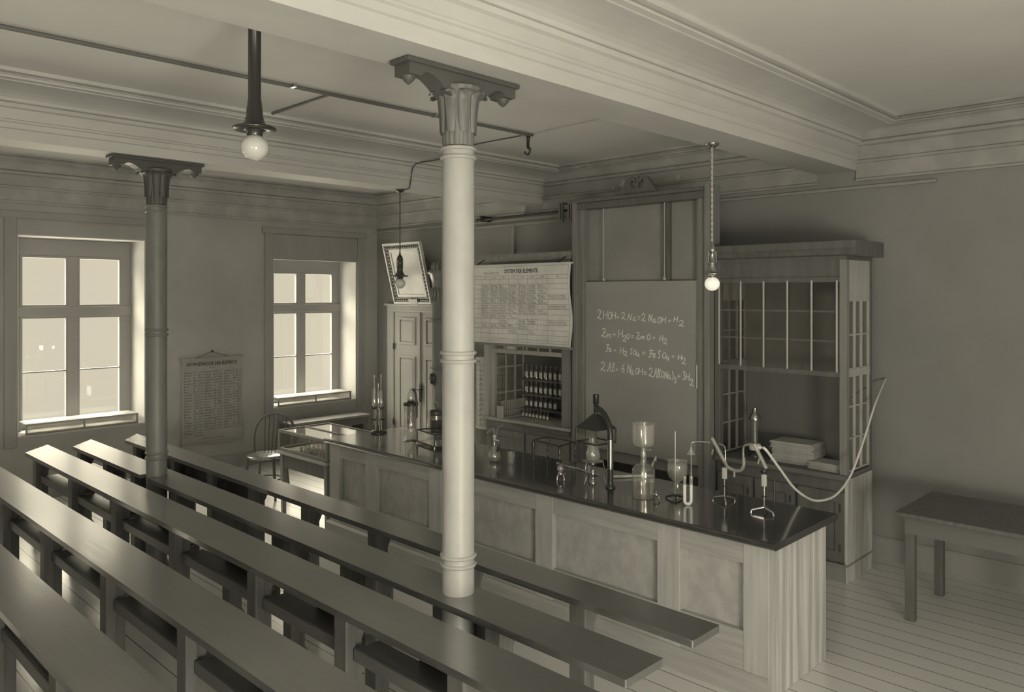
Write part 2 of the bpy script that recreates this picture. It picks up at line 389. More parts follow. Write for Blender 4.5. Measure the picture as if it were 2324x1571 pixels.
for (u, z, r_) in ((-5.10, 3.445, .075), (-5.02, 3.41, .05), (-5.24, 3.43, .025), (-4.42, 3.455, .035)):
    p_ = [(u+r_*(.8+.16*math.sin(2*q+u*9)+.12*math.sin(5*q+z*7))*math.cos(q), z+r_*.75*(.8+.16*math.sin(2*q+u*9)+.12*math.sin(5*q+z*7))*math.sin(q)) for q in [2*PI*k/40 for k in range(40)]]
    MB().prism(p_, 'y', WY-.0345, WY-.029).build('bare_plaster_patch', M['plaster'], bpy.data.objects['trim_2'])
# door in the front wall
d = struct('door_1', (-8.6, WY, 0))
yf = WY-.05
MB().box(-9.36, -9.20, yf, WY, 0, 2.09).box(-8.02, -7.86, yf, WY, 0, 2.09).box(-9.36, -7.86, yf, WY, 1.995, 2.10).box(-9.40, -7.82, yf-.03, WY, 2.085, 2.115).build('architrave', M['door_paint'], d, bev=.012)
for k, (a, b) in enumerate(((-9.195, -8.605), (-8.600, -8.025))):
    lf = MB().box(a, b, WY-.03, WY, .01, 1.995)
    for z0, z1 in ((.30, 1.365), (1.53, 1.915)):
        x0, x1 = a+.115, b-.105
        for q in ((x0, x1, z0, z0+.03), (x0, x1, z1-.03, z1), (x0, x0+.03, z0, z1), (x1-.03, x1, z0, z1)): lf.box(q[0], q[1], WY-.05, WY-.03, q[2], q[3])
        lf.box(x0+.05, x1-.05, WY-.042, WY-.03, z0+.05, z1-.05)
    if k == 0: lf.box(b-.03, b+.02, WY-.055, WY-.03, .01, 1.995)
    lfo = lf.build('door_leaf', M['door_paint'], d, bev=.006)
    if k == 0:
        MB().tube([(-8.66, WY-.10, .915), (-8.53, WY-.10, .925)], .011).tube([(-8.56, WY-.03, .915), (-8.56, WY-.10, .915)], .009).box(-8.585, -8.545, WY-.066, WY-.055, .74, 1.0).build('handle', M['dark_brass'], lfo)
        for z in (1.45, .35): MB().lathe(a+.003, WY-.052, [(.012, z), (.012, z+.09)], 10).build('hinge', M['dark_metal'], lfo)

# ------------------------------------------------------------------ iron columns
def column(x, y, label, m, mc):
    r = thing('iron_column', label, 'column', (x, y, 0))
    R = .0785
    MB().lathe(x, y, [(.11, 0), (.11, .06), (.088, .09), (R, .12), (R, 2.965)], 40).build('shaft', m, r)
    for z in (2.955, 2.912, 1.965, 1.925, .98, .938):
        MB().lathe(x, y, [(R, z-.010), (R+.008, z-.008), (R+.012, z), (R+.008, z+.008), (R, z+.010)], 40, False, False).build('ring', m, r)
    cap = MB().lathe(x, y, [(R-.004, 2.968), (R-.002, 2.985), (R-.001, 3.10), (R+.004, 3.15), (R+.012, 3.19)], 144, fl=lambda a: 1+.05*abs(math.sin(9*a))-.03)
    for k in range(8):
        a = 2*PI*(k+.5)/8; n = 14; vs = []
        for i in range(n+1):
            t = i/n
            if t < .72: rr = R+.006+.012*(t/.72)**2; zz = 3.03+.165*t/.72
            else:
                q = (t-.72)/.28*PI*.85; rr = R+.018+.026*(1-math.cos(q))*.9+.008*math.sin(q); zz = 3.195+.026*math.sin(q)
            wa = .37*math.sin(PI*min(1, .15+t*.55))**.7*(1 if t < .8 else 1-((t-.8)/.2)**2*.75)
            for s_ in (-1, -.6, 0, .6, 1):
                r2 = rr+(.007 if abs(s_) == .6 else .002 if s_ == 0 else -.004)
                vs.append((x+r2*math.cos(a+s_*wa), y+r2*math.sin(a+s_*wa), zz))
        cap.add(vs, [(i*5+j, i*5+j+1, i*5+j+6, i*5+j+5) for i in range(n) for j in range(4)], True)
    cap.lathe(x, y, [(R, 3.17), (R+.02, 3.205), (.112, 3.232), (.112, 3.25)], 32)
    cap.build('capital', mc, r)
    b = MB()
    pr = [(-.345,3.328),(-.345,3.252),(-.275,3.252),(-.262,3.268),(-.235,3.276),(-.20,3.268),(-.16,3.245),(-.12,3.212),(-.09,3.195),(-.07,3.19),(-.07,3.17)]; pr = pr+[(-u, z) for u, z in reversed(pr)]
    b.prism([(y+u, z) for u, z in pr], 'x', x-.055, x+.055)
    b.box(x-.07, x+.07, y-.365, y+.365, 3.305, 3.328)
    for s_ in (-1, 1): b.lathe(x, y+s_*.308, [(.004, 3.215), (.02, 3.228), (.032, 3.242), (.036, 3.256)], 14)
    b.build('bracket', M['bracket_wood'], r, bev=.006)
    return r
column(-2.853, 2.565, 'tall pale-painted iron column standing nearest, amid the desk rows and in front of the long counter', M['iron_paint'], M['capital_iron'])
column(-6.42, 2.518, 'dark slender iron column further away, beside the window wall and the atomic weight chart', M['column_backlit'], M['bracket_wood'])

# ------------------------------------------------------------------ rows of student desks
def desk_row(far, near, posts, boards, label, xl=-8.45, xr=-1.75, slant=.28, gap=None, shelf=None):
    z = .80; r = thing('desk_row', label, 'desk', ((xl+xr)/2, (far+near)/2, 0), 'long dark desk rows of the lecture room')
    t = MB(); P = [(xl, far), (xl+slant, near)]
    if gap:                                     # notch round a column
        gx, gy, gr = gap
        P += [(gx-gr, near), (gx-gr, gy), (gx-gr*.7, gy+gr*.8), (gx, gy+gr*1.1), (gx+gr*.7, gy+gr*.8), (gx+gr, gy), (gx+gr, near)]
    P += [(xr, near), (xr, far)]
    t.prism(P[::-1] if False else P, 'z', z-.032, z)
    t.build('desk_top', M['bench_top'], r, bev=.005)
    for px in posts:
        MB().box(px-.05, px+.05, near+.03, near+.085, 0, z-.033).build('post', M['bench_wood'], r, bev=.006)
        MB().prism([(near+.09, 0), (near+.086, z-.03), (far-.03, z-.03), (far-.03, z-.06), (near+.14, z-.16), (near+.14, .1), (near+.20, 0)], 'x', px-.018, px+.018).build('leg_bracket', M['bench_wood'], r)
    for a, b in boards:
        MB().box(a, b, far-.045, far-.02, .50, z-.075).build('front_board', M['bench_wood'], r, bev=.004)
    for a, b in (shelf or []):
        MB().box(a, b, near+.09, far-.05, .585, .61).box(a, b, near+.065, near+.088, .555, .615).build('book_shelf', M['bench_rail'], r, bev=.004)
    return r
fr = lambda ps, o, e_=.06: [(a+o, b-e_) for a, b in zip(ps, ps[1:])]
p1 = (-8.0, -7.1, -6.35, -5.64, -4.86, -4.06, -3.2, -2.4)
desk_row(3.112, 2.892, p1, [(-8.3, -5.75)], 'dark wooden desk row closest to the counter, long gloss top running past the pale column', shelf=[(-8.3, -5.75)])
p2 = (-8.1, -7.4, -6.75, -5.93, -5.08, -4.27, -3.42, -2.5)
desk_row(2.67, 2.42, p2, fr(p2, .30), 'second desk row from the counter, its top notched round the dark iron column', gap=(-6.42, 2.50, .088), shelf=[(-8.2, -6.6)])
p3 = (-8.0, -7.0, -6.02, -4.99, -3.95, -3.1, -2.3)
desk_row(2.28, 2.02, p3, fr(p3, .35), 'third desk row from the counter, scratched dark top with open book shelf beneath', shelf=fr(p3, .06))
p4 = (-7.6, -6.6, -5.6, -4.5, -3.5, -2.4)
desk_row(1.71, 1.45, p4, fr(p4, .3), 'fourth desk row from the counter, across a wider gap from the third row', shelf=fr(p4, .06))
desk_row(1.18, .93, p4, fr(p4, .3), 'fifth desk row from the counter', xr=-1.75, shelf=fr(p4, .06))
desk_row(.64, .39, p4, fr(p4, .3), 'sixth desk row from the counter, nearest the viewer', xr=-1.75, shelf=fr(p4, .06))

# ------------------------------------------------------------------ demonstration counter
ct = thing('demonstration_counter', 'long oak lecture counter with black polished top and panelled front', 'counter', (-4.16, 4.46, 0))
TZ = .90
def boardtop(x0, x1, y0, y1, z, t, n=.018):
    pr = [(y0+n, z-t), (y0+.004, z-t+.008), (y0, z-t*.5), (y0+.004, z-.004), (y0+n, z), (y1-n, z), (y1-.004, z-.004), (y1, z-t*.5), (y1-.004, z-t+.008), (y1-n, z-t)]
    return MB().prism(pr, 'x', x0, x1)
boardtop(-6.375, -1.945, 4.035, 4.895, TZ, .042).build('top', M['counter_top'], ct, bev=.006)
MB().box(-6.31, -2.03, 4.125, 4.83, .02, .857).build('carcass', M['counter_panel'], ct)
st = [(-6.35, -6.186), (-5.776, -5.612), (-4.90, -4.74), (-3.737, -3.572), (-2.723, -2.564), (-2.153, -1.999)]
for a, b in st: MB().box(a, b, 4.085, 4.125, .02, .857).build('stile', M['counter_oak_v'], ct, bev=.004)
MB().box(-6.345, -2.004, 4.087, 4.126, .735, .857).build('top_rail', M['counter_oak_h'], ct, bev=.004)
MB().box(-6.345, -2.004, 4.087, 4.126, .02, .355).build('bottom_rail', M['counter_oak_h'], ct, bev=.004)
MB().prism([(4.06, 0), (4.086, 0), (4.086, .135), (4.078, .135), (4.06, .115)], 'x', -6.37, -2.0).build('plinth', M['counter_oak_h'], ct)
e = MB()
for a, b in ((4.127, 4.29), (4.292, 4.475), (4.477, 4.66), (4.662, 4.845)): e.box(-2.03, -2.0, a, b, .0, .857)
e.build('end_panel', M['counter_end_lit'], ct, bev=.003)
MB().box(-6.349, -6.31, 4.127, 4.845, 0, .857).build('end_panel', M['counter_oak_v'], ct, bev=.003)
MB().prism([(4.20, .80), (4.26, .78), (4.29, .74), (4.30, .68), (4.31, .74), (4.34, .78), (4.40, .80)], 'x', -1.999, -1.985) if False else None

# ------------------------------------------------------------------ glazed display case left of the counter
dc = thing('display_case', 'glazed display table on square legs joined to the far end of the counter', 'display case', (-6.85, 4.40, 0))
x0, x1, y0, y1, z0, z1 = -7.31, -6.40, 4.09, 4.70, .655, .865
f = MB(); t = .028
for x in (x0, x1-t):
    for y in (y0, y1-t): f.box(x, x+t, y, y+t, z0, z1)
for y in (y0, y1-t): f.box(x0, x1, y, y+t, z1-t, z1).box(x0, x1, y, y+t, z0, z0+.03)
for x in (x0, x1-t): f.box(x, x+t, y0, y1, z1-t, z1).box(x, x+t, y0, y1, z0, z0+.03)
f.box(x0, x1, (y0+y1)/2-.014, (y0+y1)/2+.014, z1-.016, z1)
f.build('frame', M['cupboard_oak'], dc, bev=.004)
MB().box(x0+.01, x1-.01, y0+.01, y1-.01, z0-.005, z0+.012).build('base_board', M['hood_oak'], dc)
MB().box(x0-.02, x1, y0-.02, y1, z0-.03, z0).build('table_rim', M['cupboard_light'], dc, bev=.006)
MB().box(x0+.05, x1-.05, y0+.02, y0+.045, z0-.17, z0-.03).box(x0+.02, x0+.045, y0+.03, y1-.03, z0-.17, z0-.03).box(x0+.05, x1-.05, y1-.045, y1-.02, z0-.17, z0-.03).build('apron', M['hood_oak'], dc)
for x in (x0+.02, x1-.075):
    for y in (y0+.01, y1-.065):
        MB().hexa([(x+.008,y+.008,0),(x+.047,y+.008,0),(x+.047,y+.047,0),(x+.008,y+.047,0),(x,y,z0-.03),(x+.055,y,z0-.03),(x+.055,y+.055,z0-.03),(x,y+.055,z0-.03)]).build('leg', M['cupboard_oak'], dc, bev=.004)
for q in ((x0+t, x1-t, y0+t, (y0+y1)/2-.014), (x0+t, x1-t, (y0+y1)/2+.014, y1-t)): MB().box(q[0], q[1], q[2], q[3], z1-.012, z1-.007).build('lid_pane', M['lid_glass'], dc)
MB().box(x0+t, x1-t, y0+.012, y0+.016, z0+.03, z1-t).build('front_pane', M['pane_glass'], dc)
MB().box(x0+.012, x0+.016, y0+t, y1-t, z0+.03, z1-t).build('side_pane', M['pane_glass'], dc)
pt = None
for i in range(14):
    x = x0+.30+i*.041; y = y0+.09+.06*(i % 2)
    loc = (x, y, z0+.012)
    if pt is None:
        pt = thing('glass_retort', 'small clear glass retort with curved neck lying in the display case row', 'retort', loc, 'glass retorts in the display case')
        MB().ball((x, y, z0+.045), .020, 12, 8).build('bulb', M['tube_glass'], pt)
        MB().tube(spline([(x, y, z0+.06), (x, y, z0+.10), (x-.006, y, z0+.135), (x-.026, y, z0+.14), (x-.036, y, z0+.115)], 4), .006, 6).build('neck', M['tube_glass'], pt)
        MB().lathe(x, y, [(.017, z0+.012), (.011, z0+.028)], 10).build('foot', M['tube_glass'], pt)
    else: dup(pt, loc)

# chair and low bench by the window wall
cx, cy = -8.02, 4.35
ch = thing('bentwood_chair', 'dark bentwood chair with hoop back and glossy round seat beside the display case', 'chair', (cx, cy, 0))
MB().lathe(cx, cy, [(.19, .44), (.21, .445), (.215, .46), (.20, .472), (.05, .468)], 32).build('seat', M['bench_top'], ch)
def rot(p, a=math.radians(35)): return (cx+p[0]*math.cos(a)-p[1]*math.sin(a), cy+p[0]*math.sin(a)+p[1]*math.cos(a), p[2])
hoop = [(-.20,.10,.46), (-.235,.16,.62), (-.22,.20,.76), (-.14,.225,.85), (0,.235,.885), (.14,.225,.85), (.22,.20,.76), (.235,.16,.62), (.20,.10,.46)]
MB().tube([rot(p) for p in spline(hoop, 5)], .015, 10).build('back_hoop', M['bench_rail'], ch)
for k in range(6):
    u = -.125+k*.05
    MB().tube([rot((u*.8, .16, .46)), rot((u, .2, .66)), rot((u*1.05, .232-.1*u*u, .875-2.2*u*u))], .006, 6).build('spindle', M['bench_wood'], ch)
for (u, v) in ((-.15,-.14), (.15,-.14), (-.15,.14), (.15,.14)):
    MB().tube([rot((u*1.25, v*1.25, 0)), rot((u, v, .45))], [.013, .018], 10).build('leg', M['bench_rail'], ch)
MB().tube([rot((.14*math.cos(q)*1.15, .14*math.sin(q)*1.15, .20)) for q in [2*PI*i/24 for i in range(25)]], .009, 8).build('ring_stretcher', M['bench_wood'], ch)
wb = thing('wall_bench', 'low plank bench along the wall below the window with the blind', 'bench', (-9.44, 6.0, 0))
MB().box(-9.62, -9.27, 5.38, 6.65,   .505, .536).build('seat', M['cupboard_oak'], wb, bev=.006)
MB().box(-9.60, -9.30, 5.40, 6.63, .40, .505).build('apron', M['hood_oak'], wb)
for y in (5.43, 6.55): MB().box(-9.59, -9.31, y, y+.05, 0, .40).build('leg', M['hood_oak'], wb, bev=.004)

# ------------------------------------------------------------------ blackboard assembly
bb_ = thing('sliding_blackboard', 'tall framed blackboard with white chalk equations behind the counter', 'blackboard', (-4.32, 6.3, 0))
MB().box(-5.10, -5.045, 6.13, 6.32, 0, 3.18).box(-5.045, -4.985, 6.17, 6.32, 0, 3.15).box(-5.075, -5.06, 6.12, 6.13, .3, 3.15).build('frame_post', M['cupboard_oak'], bb_, bev=.005)
MB().box(-3.685, -3.60, 6.17, 6.32, 0, 3.15).box(-3.60, -3.55, 6.13, 6.32, 0, 3.22).build('frame_post', M['cupboard_oak'], bb_, bev=.005)
MB().box(-5.14, -3.604, 6.12, 6.34, 3.165, 3.20).box(-5.108, -3.602, 6.14, 6.325, 3.10, 3.165).build('header', M['hood_oak'], bb_, bev=.006)
MB().box(-4.985, -3.685, 6.27, 6.29, .6, 3.10).build('back_panel', M['board_back'], bb_)
MB().box(-4.07, -4.015, 6.215, 6.27, 2.3, 3.10).build('middle_post', M['hood_oak'], bb_, bev=.004)
brd = MB().box(-4.98, -3.69, 6.20, 6.225, .72, 2.375).build('writing_board', M['chalkboard'], bb_, bev=.004)
MB().box(-4.98, -3.69, 6.198, 6.2, .72, .76).box(-4.62, -4.605, 6.1985, 6.2, .76, 2.30).box(-4.98, -4.94, 6.198, 6.2, .72, 2.37).build('board_edge', M['chalkboard'], brd)
for x in (-4.745, -4.045):
    MB().tube([(x, 6.19, 3.11), (x, 6.19, 2.40)], .005, 6).ball((x, 6.19, 2.395), .017, 10, 6).build('pull_cord', M['cord'], bb_)
MB().box(-3.707, -3.695, 6.180, 6.196, 1.41, 1.62).build('chalk_stick', M['white_paper'], bb_)
MB().tube([(-3.70, 6.185, 3.1), (-3.70, 6.185, 1.62)], .003, 6).build('pull_cord', M['cord'], bb_)
def crest():
    L = [(-4.60,3.2),(-4.55,3.215),(-4.50,3.27),(-4.46,3.335),(-4.43,3.365),(-4.39,3.37),(-4.36,3.35),(-4.345,3.325),(-4.36,3.305),(-4.375,3.31),(-4.37,3.325),(-4.395,3.335),(-4.41,3.31),(-4.40,3.275),(-4.37,3.255),(-4.33,3.25),(-4.33,3.2)]
    m = MB().prism(L, 'y', 6.16, 6.20); m.prism([(-8.66-x, z) for x, z in reversed(L)], 'y', 6.16, 6.20)
    m.box(-4.345, -4.315, 6.165, 6.195, 3.25, 3.33).ball((-4.33, 6.18, 3.345), .022, 12, 8)
    return m
crest().build('scroll_crest', M['hood_oak'], bb_)
GL = {
 '2': [[(.05,.28),(.2,.06),(.5,0),(.75,.12),(.72,.35),(.45,.62),(.12,.92),(.02,.86),(.15,.76),(.4,.84),(.7,1),(1,.88)]],
 'H': [[(.18,0),(.08,.5),(.0,1)], [(1,.0),(.92,.5),(.84,1)], [(.05,.55),(.5,.48),(.95,.5)]],
 'O': [[(.5,0),(.15,.2),(0,.6),(.15,.95),(.45,1),(.8,.8),(1,.4),(.85,.08),(.5,0),(.4,.08)]],
 '+': [[(0,.5),(1,.45)], [(.52,0),(.45,1)]],
 'N': [[(0,1),(.12,.9),(.25,.4),(.33,.02)], [(.33,.02),(.5,.5),(.7,.98)], [(.7,.98),(.78,.5),(.92,.1),(1,.0)]],
 'a': [[(.7,.15),(.4,0),(.1,.3),(.05,.75),(.3,1),(.55,.75),(.72,.2)], [(.72,.15),(.65,.7),(.78,.98),(1,.8)]],
 '=': [[(0,.2),(1,.12)], [(0,.88),(1,.8)]],
 'Z': [[(.1,.1),(.3,0),(.42,.12),(.6,.02)], [(.6,.02),(.62,.3),(.4,.6),(.0,.92),(.3,.85),(.65,1),(1,.75)], [(.3,.5),(.8,.46)]],
 'n': [[(0,.2),(.12,.1),(.1,1)], [(.1,.7),(.3,.15),(.45,.15),(.42,1)], [(.42,.7),(.62,.15),(.78,.18),(.76,.9),(1,.8)]],
 'F': [[(.1,.12),(.5,.0),(1,.06)], [(.55,.06),(.5,.5),(.35,.9),(.1,1),(.0,.85)], [(.2,.5),(.8,.46)]],
 'e': [[(.1,.55),(.7,.4),(.75,.12),(.45,0),(.12,.3),(.1,.8),(.4,1),(1,.75)]],
 'S': [[(.95,.12),(.6,0),(.3,.2),(.5,.5),(.65,.75),(.4,1),(.0,.9)]],
 '4': [[(.35,0),(.05,.6),(1,.55)], [(.75,.1),(.65,1)]],
 'A': [[(0,.85),(.08,1),(.4,.45),(.65,0),(.68,.5),(.72,1),(1,.9)], [(.25,.6),(.85,.55)]],
 'l': [[(.1,.8),(.8,.3),(.75,0),(.4,.15),(.25,.8),(.45,1),(1,.85)]],
 '6': [[(.8,0),(.3,.3),(.02,.7),(.2,.98),(.6,.95),(.75,.7),(.5,.52),(.1,.72)]],
 '(': [[(.9,0),(.3,.25),(.1,.6),(.5,1)]],
 ')': [[(.3,0),(.85,.3),(.9,.65),(.2,1)]],
 '3': [[(.1,.12),(.5,0),(.8,.15),(.45,.42),(.85,.6),(.7,.9),(.3,1),(.0,.85)]],
}
CH = ['2 -4.827 -4.778 2.002 2.097;H -4.758 -4.703 2.004 2.087;O -4.693 -4.655 2.005 2.077;H -4.655 -4.603 2.006 2.077;+ -4.598 -4.563 2.010 2.042;2 -4.534 -4.488 2.009 2.074;N -4.470 -4.409 2.000 2.064;a -4.403 -4.364 1.996 2.033;= -4.351 -4.315 2.011 2.043;2 -4.300 -4.256 1.993 2.067;N -4.230 -4.181 1.995 2.063;a -4.177 -4.140 1.985 2.022;O -4.122 -4.086 1.982 2.039;H -4.078 -4.033 1.983 2.042;+ -4.015 -3.979 1.990 2.020;H -3.950 -3.908 1.996 2.048;2 -3.891 -3.840 1.957 2.013',
'Z -4.778 -4.709 1.827 1.915;n -4.709 -4.657 1.824 1.862;+ -4.644 -4.603 1.837 1.873;H -4.574 -4.521 1.824 1.905;2 -4.518 -4.478 1.793 1.853;O -4.474 -4.442 1.822 1.870;= -4.422 -4.390 1.835 1.856;Z -4.364 -4.315 1.821 1.890;n -4.313 -4.264 1.825 1.855;O -4.239 -4.205 1.821 1.873;+ -4.181 -4.147 1.826 1.857;H -4.103 -4.064 1.811 1.873;2 -4.058 -4.021 1.790 1.839',
'F -4.726 -4.675 1.685 1.757;e -4.685 -4.652 1.687 1.722;+ -4.628 -4.598 1.685 1.717;H -4.550 -4.510 1.673 1.738;2 -4.507 -4.465 1.656 1.702;S -4.435 -4.403 1.679 1.732;O -4.396 -4.364 1.675 1.718;4 -4.366 -4.325 1.651 1.698;= -4.297 -4.259 1.681 1.707;F -4.224 -4.168 1.659 1.727;e -4.177 -4.143 1.659 1.698;S -4.122 -4.088 1.656 1.727;O -4.070 -4.033 1.657 1.709;4 -4.033 -3.994 1.636 1.685;+ -3.973 -3.938 1.662 1.695;H -3.906 -3.864 1.651 1.702;2 -3.864 -3.821 1.616 1.674',
'2 -4.785 -4.730 1.494 1.583;A -4.707 -4.648 1.494 1.582;l -4.648 -4.617 1.498 1.580;+ -4.607 -4.574 1.500 1.533;6 -4.531 -4.494 1.498 1.576;N -4.474 -4.416 1.489 1.575;a -4.426 -4.390 1.481 1.524;O -4.370 -4.338 1.490 1.549;H -4.336 -4.287 1.488 1.552;= -4.277 -4.243 1.492 1.520;2 -4.218 -4.174 1.475 1.559;A -4.168 -4.125 1.474 1.563;l -4.125 -4.106 1.481 1.559;( -4.106 -4.082 1.472 1.556;O -4.082 -4.052 1.480 1.537;N -4.052 -4.009 1.472 1.539;a -4.013 -3.979 1.470 1.511;) -3.973 -3.953 1.462 1.549;3 -3.950 -3.920 1.440 1.490;+ -3.914 -3.879 1.482 1.523;3 -3.859 -3.826 1.476 1.552;H -3.821 -3.786 1.474 1.535;2 -3.782 -3.744 1.427 1.487']
for ln in CH:
    m = MB()
    for gs in ln.split(';'):
        c, a, b, u, v = gs.split(' '); a, b, u, v = float(a), float(b), float(u), float(v)
        for st_ in GL[c]:
            pts = [(a+(b-a)*p, 6.1965, v-(v-u)*q) for p, q in st_]
            if len(pts) > 2: pts = [tuple(p) for p in spline(pts, 4)]
            m.ribbon(pts, .0084, (0, -1, 0))
    m.build('chalk_writing', M['chalk'], brd)

# ------------------------------------------------------------------ fume hood right of the blackboard
fh = thing('fume_hood', 'large dark glazed fume hood with raised sash right of the blackboard', 'fume hood', (-2.96, 6.47, 0))
X0, X1, Y0, Y1 = -3.535, -2.40, 6.2, 6.74
MB().box(X0, X1-.02, Y0+.03, Y1, .14, .80).build('base_cabinet', M['hood_oak'], fh)
MB().box(X0, X1-.01, Y0+.01, Y1, 0, .13).box(X0, X1+.005, Y0, Y1, .125, .14).build('plinth', M['cupboard_oak'], fh, bev=.003)
MB().box(X1-.02, X1, Y0+.02, Y1, 0, .81).build('side_panel', M['hood_side_lit'], fh)
for a, b in ((X0+.03, -3.19), (-3.16, -2.82), (-2.79, X1-.02)):
    dm = MB().box(a, b, Y0+.012, Y0+.03, .16, .70); 
    for q in ((a, a+.07, .16, .70), (b-.07, b, .16, .70), (a, b, .16, .24), (a, b, .62, .70)): dm.box(q[0], q[1], Y0, Y0+.012, q[2], q[3])
    dd = dm.build('door', M['hood_oak'], fh, bev=.003)
    MB().box(b-.03, b-.02, Y0-.012, Y0, .55, .61).build('hinge', M['brass'], dd); MB().box(b-.03, b-.02, Y0-.012, Y0, .24, .30).build('hinge', M['brass'], dd)
MB().box(X0, X1, Y0-.02, Y1, .80, .84).build('worktop', M['hood_dark'], fh, bev=.005)
MB().box(X1-.055, X1, Y0, Y0+.06, .84, 2.55).build('corner_post', M['cupboard_oak'], fh, bev=.004)
MB().box(X0, X0+.05, Y0, Y0+.06, .84, 2.55).build('corner_post', M['hood_oak'], fh, bev=.004)
MB().box(X1-.05, X1, Y1-.05, Y1, .84, 2.55).build('corner_post', M['hood_oak'], fh, bev=.004)
MB().box(X0+.01, X1-.01, Y1-.02, Y1-.005, .84, 2.55).build('back_panel', M['hood_dark'], fh)
MB().box(X0+.05, X1-.055, Y0+.005, Y0+.05, 2.40, 2.56).box(X0, X1, Y0, Y1, 2.52, 2.56).box(X0+.05, X1-.05, Y0+.01, Y0+.045, 2.36, 2.40).build('upper_rail', M['hood_oak'], fh)
MB().prism([(Y0, 2.55), (Y0-.03, 2.56), (Y0-.05, 2.60), (Y0-.06, 2.61), (Y0-.06, 2.665), (Y0-.02, 2.67), (Y1, 2.67), (Y1, 2.55)], 'x', X0, X1+.09).build('cornice', M['hood_oak'], fh)
def grid(xs, zs, y0, y1, t, ax='x'):
    m = MB()
    for x in xs: m.box(x-t/2, x+t/2, y0, y1, zs[0], zs[-1]) if ax == 'x' else m.box(y0, y1, x-t/2, x+t/2, zs[0], zs[-1])
    for z in zs: m.box(xs[0], xs[-1], y0+.003, y1-.003, z-t/2, z+t/2) if ax == 'x' else m.box(y0+.003, y1-.003, xs[0], xs[-1], z-t/2, z+t/2)
    return m
sx_ = [-3.492, -3.288, -3.081, -2.875, -2.674, -2.474]
sz_ = [1.650, 1.881, 2.114, 2.350]
sh = MB()
for x in sx_: sh.tube([(x, Y0-.002, 1.64), (x, Y0-.002, 2.36)], .0085, 10)
sho = sh.build('sash', M['cupboard_light'], fh)  # uprights paler than the crossbars: glossy highlights put into their colour
shb = MB()
for z in sz_[1:-1]: shb.box(sx_[0], sx_[-1], Y0+.003, Y0+.012, z-.007, z+.007)
shb.build('glazing_bars', M['hood_oak'], sho)
for z_ in (1.60, 2.345): MB().box(X0+.05, X1-.055, Y0-.004, Y0+.022, z_, z_+.042).build('sash_rail', M['hood_oak'], sho, bev=.003)
MB().box(sx_[0], sx_[-1], Y0+.015, Y0+.017, 1.645, 2.345).build('sash_pane', M['pane_glass'], sho)
for xx, nm in ((X0+.02, 0), (X1-.025, 1)):
    m = grid([Y0+.06, Y0+.06+.14, Y0+.06+.28, Y1-.05], [.86, 1.115, 1.365, 1.625, 1.66, 1.93, 2.20], xx, xx+.018, .013, 'y').box(xx-.003, xx+.022, Y0+.06, Y1-.05, 1.60, 1.66).box(xx, xx+.018, Y0+.06, Y1-.05, 2.2, 2.55)
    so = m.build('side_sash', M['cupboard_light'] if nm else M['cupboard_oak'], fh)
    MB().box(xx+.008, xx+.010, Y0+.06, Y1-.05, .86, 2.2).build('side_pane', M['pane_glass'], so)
# burner lamp, papers in the hood
lx, ly, lz = -3.26, 6.40, .84
bl = thing('argand_burner', 'gas burner with white porcelain collar and tall glass chimney inside the fume hood', 'burner', (lx, ly, lz))
MB().lathe(lx, ly, [(.06, lz), (.06, lz+.012), (.015, lz+.03), (.012, lz+.06)], 24).build('foot', M['dark_brass'], bl)
MB().lathe(lx, ly, [(.044, lz+.055), (.05, lz+.062), (.05, lz+.105), (.044, lz+.112), (.03, lz+.112)], 28).build('collar', M['porcelain'], bl)
MB().lathe(lx, ly, [(.028, lz+.11), (.028, lz+.32)], 20, False, False).build('chimney', M['lab_glass'], bl)
MB().lathe(lx, ly, [(.05, lz+.315), (.052, lz+.33), (.035, lz+.37), (.02, lz+.385), (.02, lz+.42)], 20).build('cap', M['brass'], bl)
def pile(name, x, y, z, wx, wy, n, th, ang, label, grp, spread):
    p0 = None
    for i in range(n):
        a = ang+random.uniform(-.05, .05)
        loc = (x+random.uniform(-1, 1)*spread, y+random.uniform(-1, 1)*spread, z+i*th)
        if p0 is None:
            p0 = thing(name, label, 'papers', loc, grp); q = MB()
            for k in range(3):
                s_ = .006*k; q.box(loc[0]-wx/2+s_, loc[0]+wx/2-s_*.5, loc[1]-wy/2+s_, loc[1]+wy/2, loc[2]+k*th/3, loc[2]+(k+1)*th/3-.0008)
            q.build('pages', M['stack_paper'], p0); p0.rotation_euler.z = a
        else:
            d_ = dup(p0, loc); d_.rotation_euler.z = a
pile('paper_bundle', -2.90, 6.45, .84, .36, .26, 12, .0145, .06, 'folded paper bundle in the tall stack inside the fume hood', 'paper bundles in the tall stack', .012)
pile('paper_bundle', -2.60, 6.36, .84, .26, .2, 4, .014, -.1, 'folded paper bundle in the low pile at the front of the fume hood', 'paper bundles in the low pile', .012)
# dark table right of the hood
tb = thing('side_table', 'dark plain wooden table standing beyond the fume hood', 'table', (-1.3, 6.2, 0))
MB().box(-1.9, -.7, 5.75, 6.55, .72, .75).build('top', M['bench_wood'], tb, bev=.006)
MB().box(-1.85, -.75, 5.80, 6.50, .60, .72).build('apron', M['hood_dark'], tb)
for x in (-1.85, -.81):
    for y in (5.80, 6.44): MB().box(x, x+.06, y, y+.06, 0, .60).build('leg', M['bench_wood'], tb, bev=.004)

